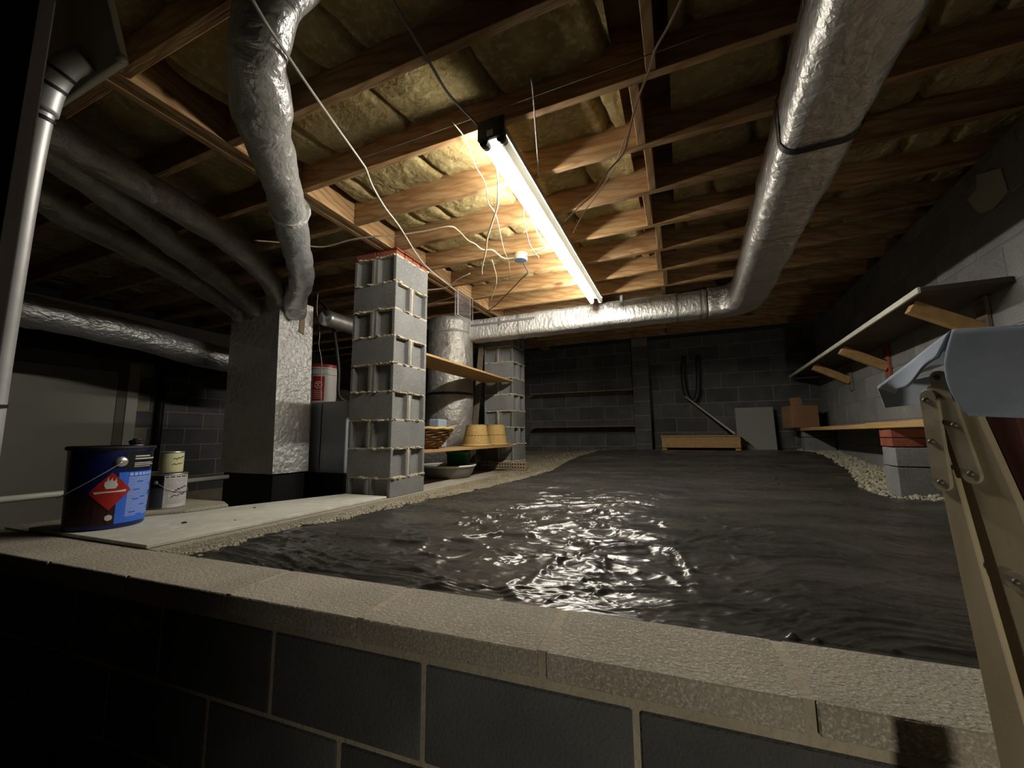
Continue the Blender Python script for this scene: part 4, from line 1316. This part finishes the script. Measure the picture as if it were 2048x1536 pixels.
# low wooden trough on the fill
wt = thing('wooden_trough', 'low long orange wooden box on the fill before the back wall', 'box', (-0.25, 5.78, 1.285))
MB().box(0, 0.93, 0, 0.018, 0.035, 0.175).build('front_board', 'shelf_wood', wt, bevel=0.002)
MB().box(0, 0.93, 0.24, 0.258, 0.02, 0.175).build('rear_board', 'shelf_wood', wt, bevel=0.002)
MB().box(-0.012, 0.95, -0.012, 0.26, 0.177, 0.195).build('lid_board', 'shelf_wood', wt, bevel=0.002)
for x in (0.001, 0.87):
    MB().box(x, x + 0.06, 0.02, 0.238, 0, 0.175).build('foot_block', 'shelf_wood', wt, bevel=0.002)
tag(bar((0.62, 5.74, 1.495), (0.08, 6.08, 2.02), 0.022, 0.022, 'metal_pole', 'aluminium'), 'thin bright metal pole leaning from the wooden box to the back wall', 'pole')
tag(MB().tube([(0.10, 6.16, 2.6), (0.07, 6.15, 2.3), (0.10, 6.16, 2.05), (0.18, 6.15, 1.95), (0.25, 6.16, 2.1), (0.28, 6.16, 2.6)], 0.03, 10, 6).build('hanging_hose', 'dark_cable', smooth=True), 'black hose hanging in a loop on the dark back wall', 'hose')
for z, lb_ in ((2.14, 'upper dark shelf on the back wall beside the block pilaster'), (1.61, 'lower dark shelf on the back wall beside the block pilaster')):
    tag(MB().box(-2.2, -0.615, 6.02, 6.246, z, z + 0.022).build('back_shelf', 'grey_wood', bevel=0.002), lb_, 'shelf')

# pale scrap of paper stuck high on the side wall
_pw = []
for off in (0.002, 0.006):
    for sy, z in ((2.73, 2.83), (2.56, 2.76), (2.54, 2.63), (2.66, 2.60), (2.76, 2.63), (2.84, 2.75), (2.75, 2.76)):
        a, b = rw(sy, off)
        _pw.append((a, b, z))
n = 7
tag(MB().add(_pw, [tuple(range(n)), tuple(range(2 * n - 1, n - 1, -1))] + [(k, n + k, n + (k + 1) % n, (k + 1) % n) for k in range(n)]).build('facing_paper', 'paper'),
    'pale torn scrap of paper stuck high on the side wall above the long shelf', 'paper')

# ------------------------------------------------------------------ folding ladder with cloth
LA = math.atan2(-0.9, 0.436)
ld = thing('folding_ladder', 'old wooden folding ladder with steel hinge plates, cloth over the top', 'ladder', (0.2915, 0.69, 0), LA)
# local frame: x runs along the ladder's side (towards the photographer's right), y into its depth, z up


def lp(poly, y0, y1, name, m, parent=ld, bevel=0.0012):
    ar = sum(poly[i][0] * poly[(i + 1) % len(poly)][1] - poly[(i + 1) % len(poly)][0] * poly[i][1] for i in range(len(poly)))
    if ar < 0:
        poly = poly[::-1]
    return MB().prism(poly, y0, y1, 'y').build(name, m, parent, bevel=bevel)


def strip(p, q, wd, n=7):
    """rounded bar outline from p to q in the xz plane"""
    p, q = Vector(p), Vector(q)
    d = (q - p).normalized()
    nn = Vector((-d.y, d.x))
    out = []
    b = math.atan2(nn.y, nn.x)
    for k in range(n + 1):
        a = b - PI * k / n + PI
        out.append((p.x + wd / 2 * math.cos(a + PI), p.y + wd / 2 * math.sin(a + PI)))
    out = []
    for k in range(n + 1):
        a = b + PI * k / n
        out.append((p.x + wd / 2 * math.cos(a), p.y + wd / 2 * math.sin(a)))
    for k in range(n + 1):
        a = b + PI + PI * k / n
        out.append((q.x + wd / 2 * math.cos(a), q.y + wd / 2 * math.sin(a)))
    return out


lp([(0.0020, 1.549), (0.0105, 1.559), (0.0236, 1.556), (0.0178, 1.528), (0.0421, 1.322), (0.070, 1.10), (0.18, 0.2), (0.11, 0.2), (0.031, 1.10), (0.0234, 1.2245)], 0.0, 0.022, 'rail', 'rail_wood')
lp([(0.0265, 1.545), (0.0570, 1.550), (0.0564, 1.518), (0.0785, 1.426), (0.118, 1.20), (0.30, 0.2), (0.21, 0.2), (0.072, 1.20), (0.0549, 1.327), (0.0271, 1.518)], 0.004, 0.026, 'rail', 'rail_wood')
lp([(0.0575, 1.545), (0.0822, 1.545), (0.0908, 1.449), (0.1019, 1.381), (0.155, 1.15), (0.37, 0.2), (0.31, 0.2), (0.121, 1.20), (0.079, 1.426), (0.057, 1.518)], 0.012, 0.032, 'rail', 'dark_red_rail')  # third rail, in a darker red brown
pa = lp(strip((0.0129, 1.5439), (0.0151, 1.4374), 0.0205), -0.005, -0.0003, 'hinge_plate', 'hinge_steel', bevel=0.0008)
pb2 = lp(strip((0.0235, 1.567), (0.0442, 1.449), 0.0195), -0.001, 0.0037, 'hinge_plate', 'hinge_steel', bevel=0.0008)
for pr, x, y, z in ((pa, 0.0110, -0.005, 1.5405), (pa, 0.0110, -0.005, 1.488), (pa, 0.0152, -0.005, 1.438), (pb2, 0.0232, -0.001, 1.568), (pb2, 0.0358, -0.001, 1.508), (pb2, 0.0450, -0.001, 1.451), (ld, 0.0692, 0.002, 1.339)):
    b = MB().lathe([(0, 0.004), (0.0022, 0.0036), (0.0034, 0.0016), (0.0038, 0)], seg=12).build('bolt', 'bolt_steel', pr, smooth=True, loc=(x, y, z))
    b.rotation_euler = (PI / 2, 0, 0)
ws = MB().lathe([(0.0, 0.002), (0.0105, 0.002), (0.011, 0)], seg=20).build('washer', 'hinge_steel', ld, loc=(0.0692, 0.004, 1.339))
ws.rotation_euler = (PI / 2, 0, 0)
MB().box(0.005, 0.075, 0.034, 0.158, 1.545, 1.556).build('top_step', 'rail_wood', ld, bevel=0.002)
for z in (1.15, 0.85, 0.55):
    x = 0.03 + (1.22 - z) * 0.075
    MB().box(x, x + 0.03, 0.022, 0.16, z, z + 0.018).build('step', 'rail_wood', ld, bevel=0.002)
lp([(0.0018, 1.549), (0.0207, 1.556), (0.062, 1.10), (0.16, 0.2), (0.10, 0.2), (0.027, 1.10)], 0.16, 0.18, 'rail', 'rail_wood')

cl = thing('draped_cloth', 'blue grey cloth folded over the top of the folding ladder', 'cloth', (0.30, 0.62, 1.6))


def quadsheet(a, b, c, d, name, nu=16, nv=12, amp=0.003, edge=None, seed=0):
    A, B_, C_, D = map(Vector, (a, b, c, d))
    n = (B_ - A).cross(D - A).normalized()
    o3 = Vector((0.30, 0.62, 1.6))

    def f(u, v):
        p = A.lerp(B_, u).lerp(D.lerp(C_, u), v)
        if edge:
            p += Vector(edge(u, v))
        return p + n * amp * noise.noise(p * 22 + Vector((seed, 0, 0))) - o3
    o = MB().grid(nu, nv, f).build(name, 'cloth_blue', cl, smooth=True)
    sm = o.modifiers.new('thickness', 'SOLIDIFY')
    sm.thickness = 0.0025
    sm.offset = 0
    return o


FL, FR, BR_, BL2 = (0.2972, 0.6167, 1.6174), (0.3417, 0.5553, 1.6035), (0.3408, 0.5731, 1.5117), (0.2977, 0.6144, 1.5175)
RL, RRt = (0.2841, 0.7873, 1.569), (0.52, 0.75, 1.66)
quadsheet(FL, FR, RRt, RL, 'cloth_top', 20, 16, 0.001)
quadsheet(FL, FR, BR_, BL2, 'front_drape', 28, 20, 0.0025, lambda u, v: (-0.010 * math.sin(PI * v) * (1 - u) ** 2 * 0.75, 0.010 * math.sin(PI * v) * (1 - u) ** 2, 0), 3)
quadsheet((0.2970, 0.6175, 1.6168), RL, (0.300, 0.775, 1.557), (0.2880, 0.632, 1.588), 'side_drape', 22, 8, 0.001, lambda u, v: (-0.006 * math.sin(PI * u) * v, 0, -0.006 * math.sin(PI * u) * v + 0.003 * math.sin(9 * u) * v), 6)
quadsheet((0.2845, 0.7885, 1.568), (0.42, 0.77, 1.60), (0.40, 0.79, 1.548), (0.2931, 0.7954, 1.538), 'rear_drape', 18, 10, 0.001, None, 8)
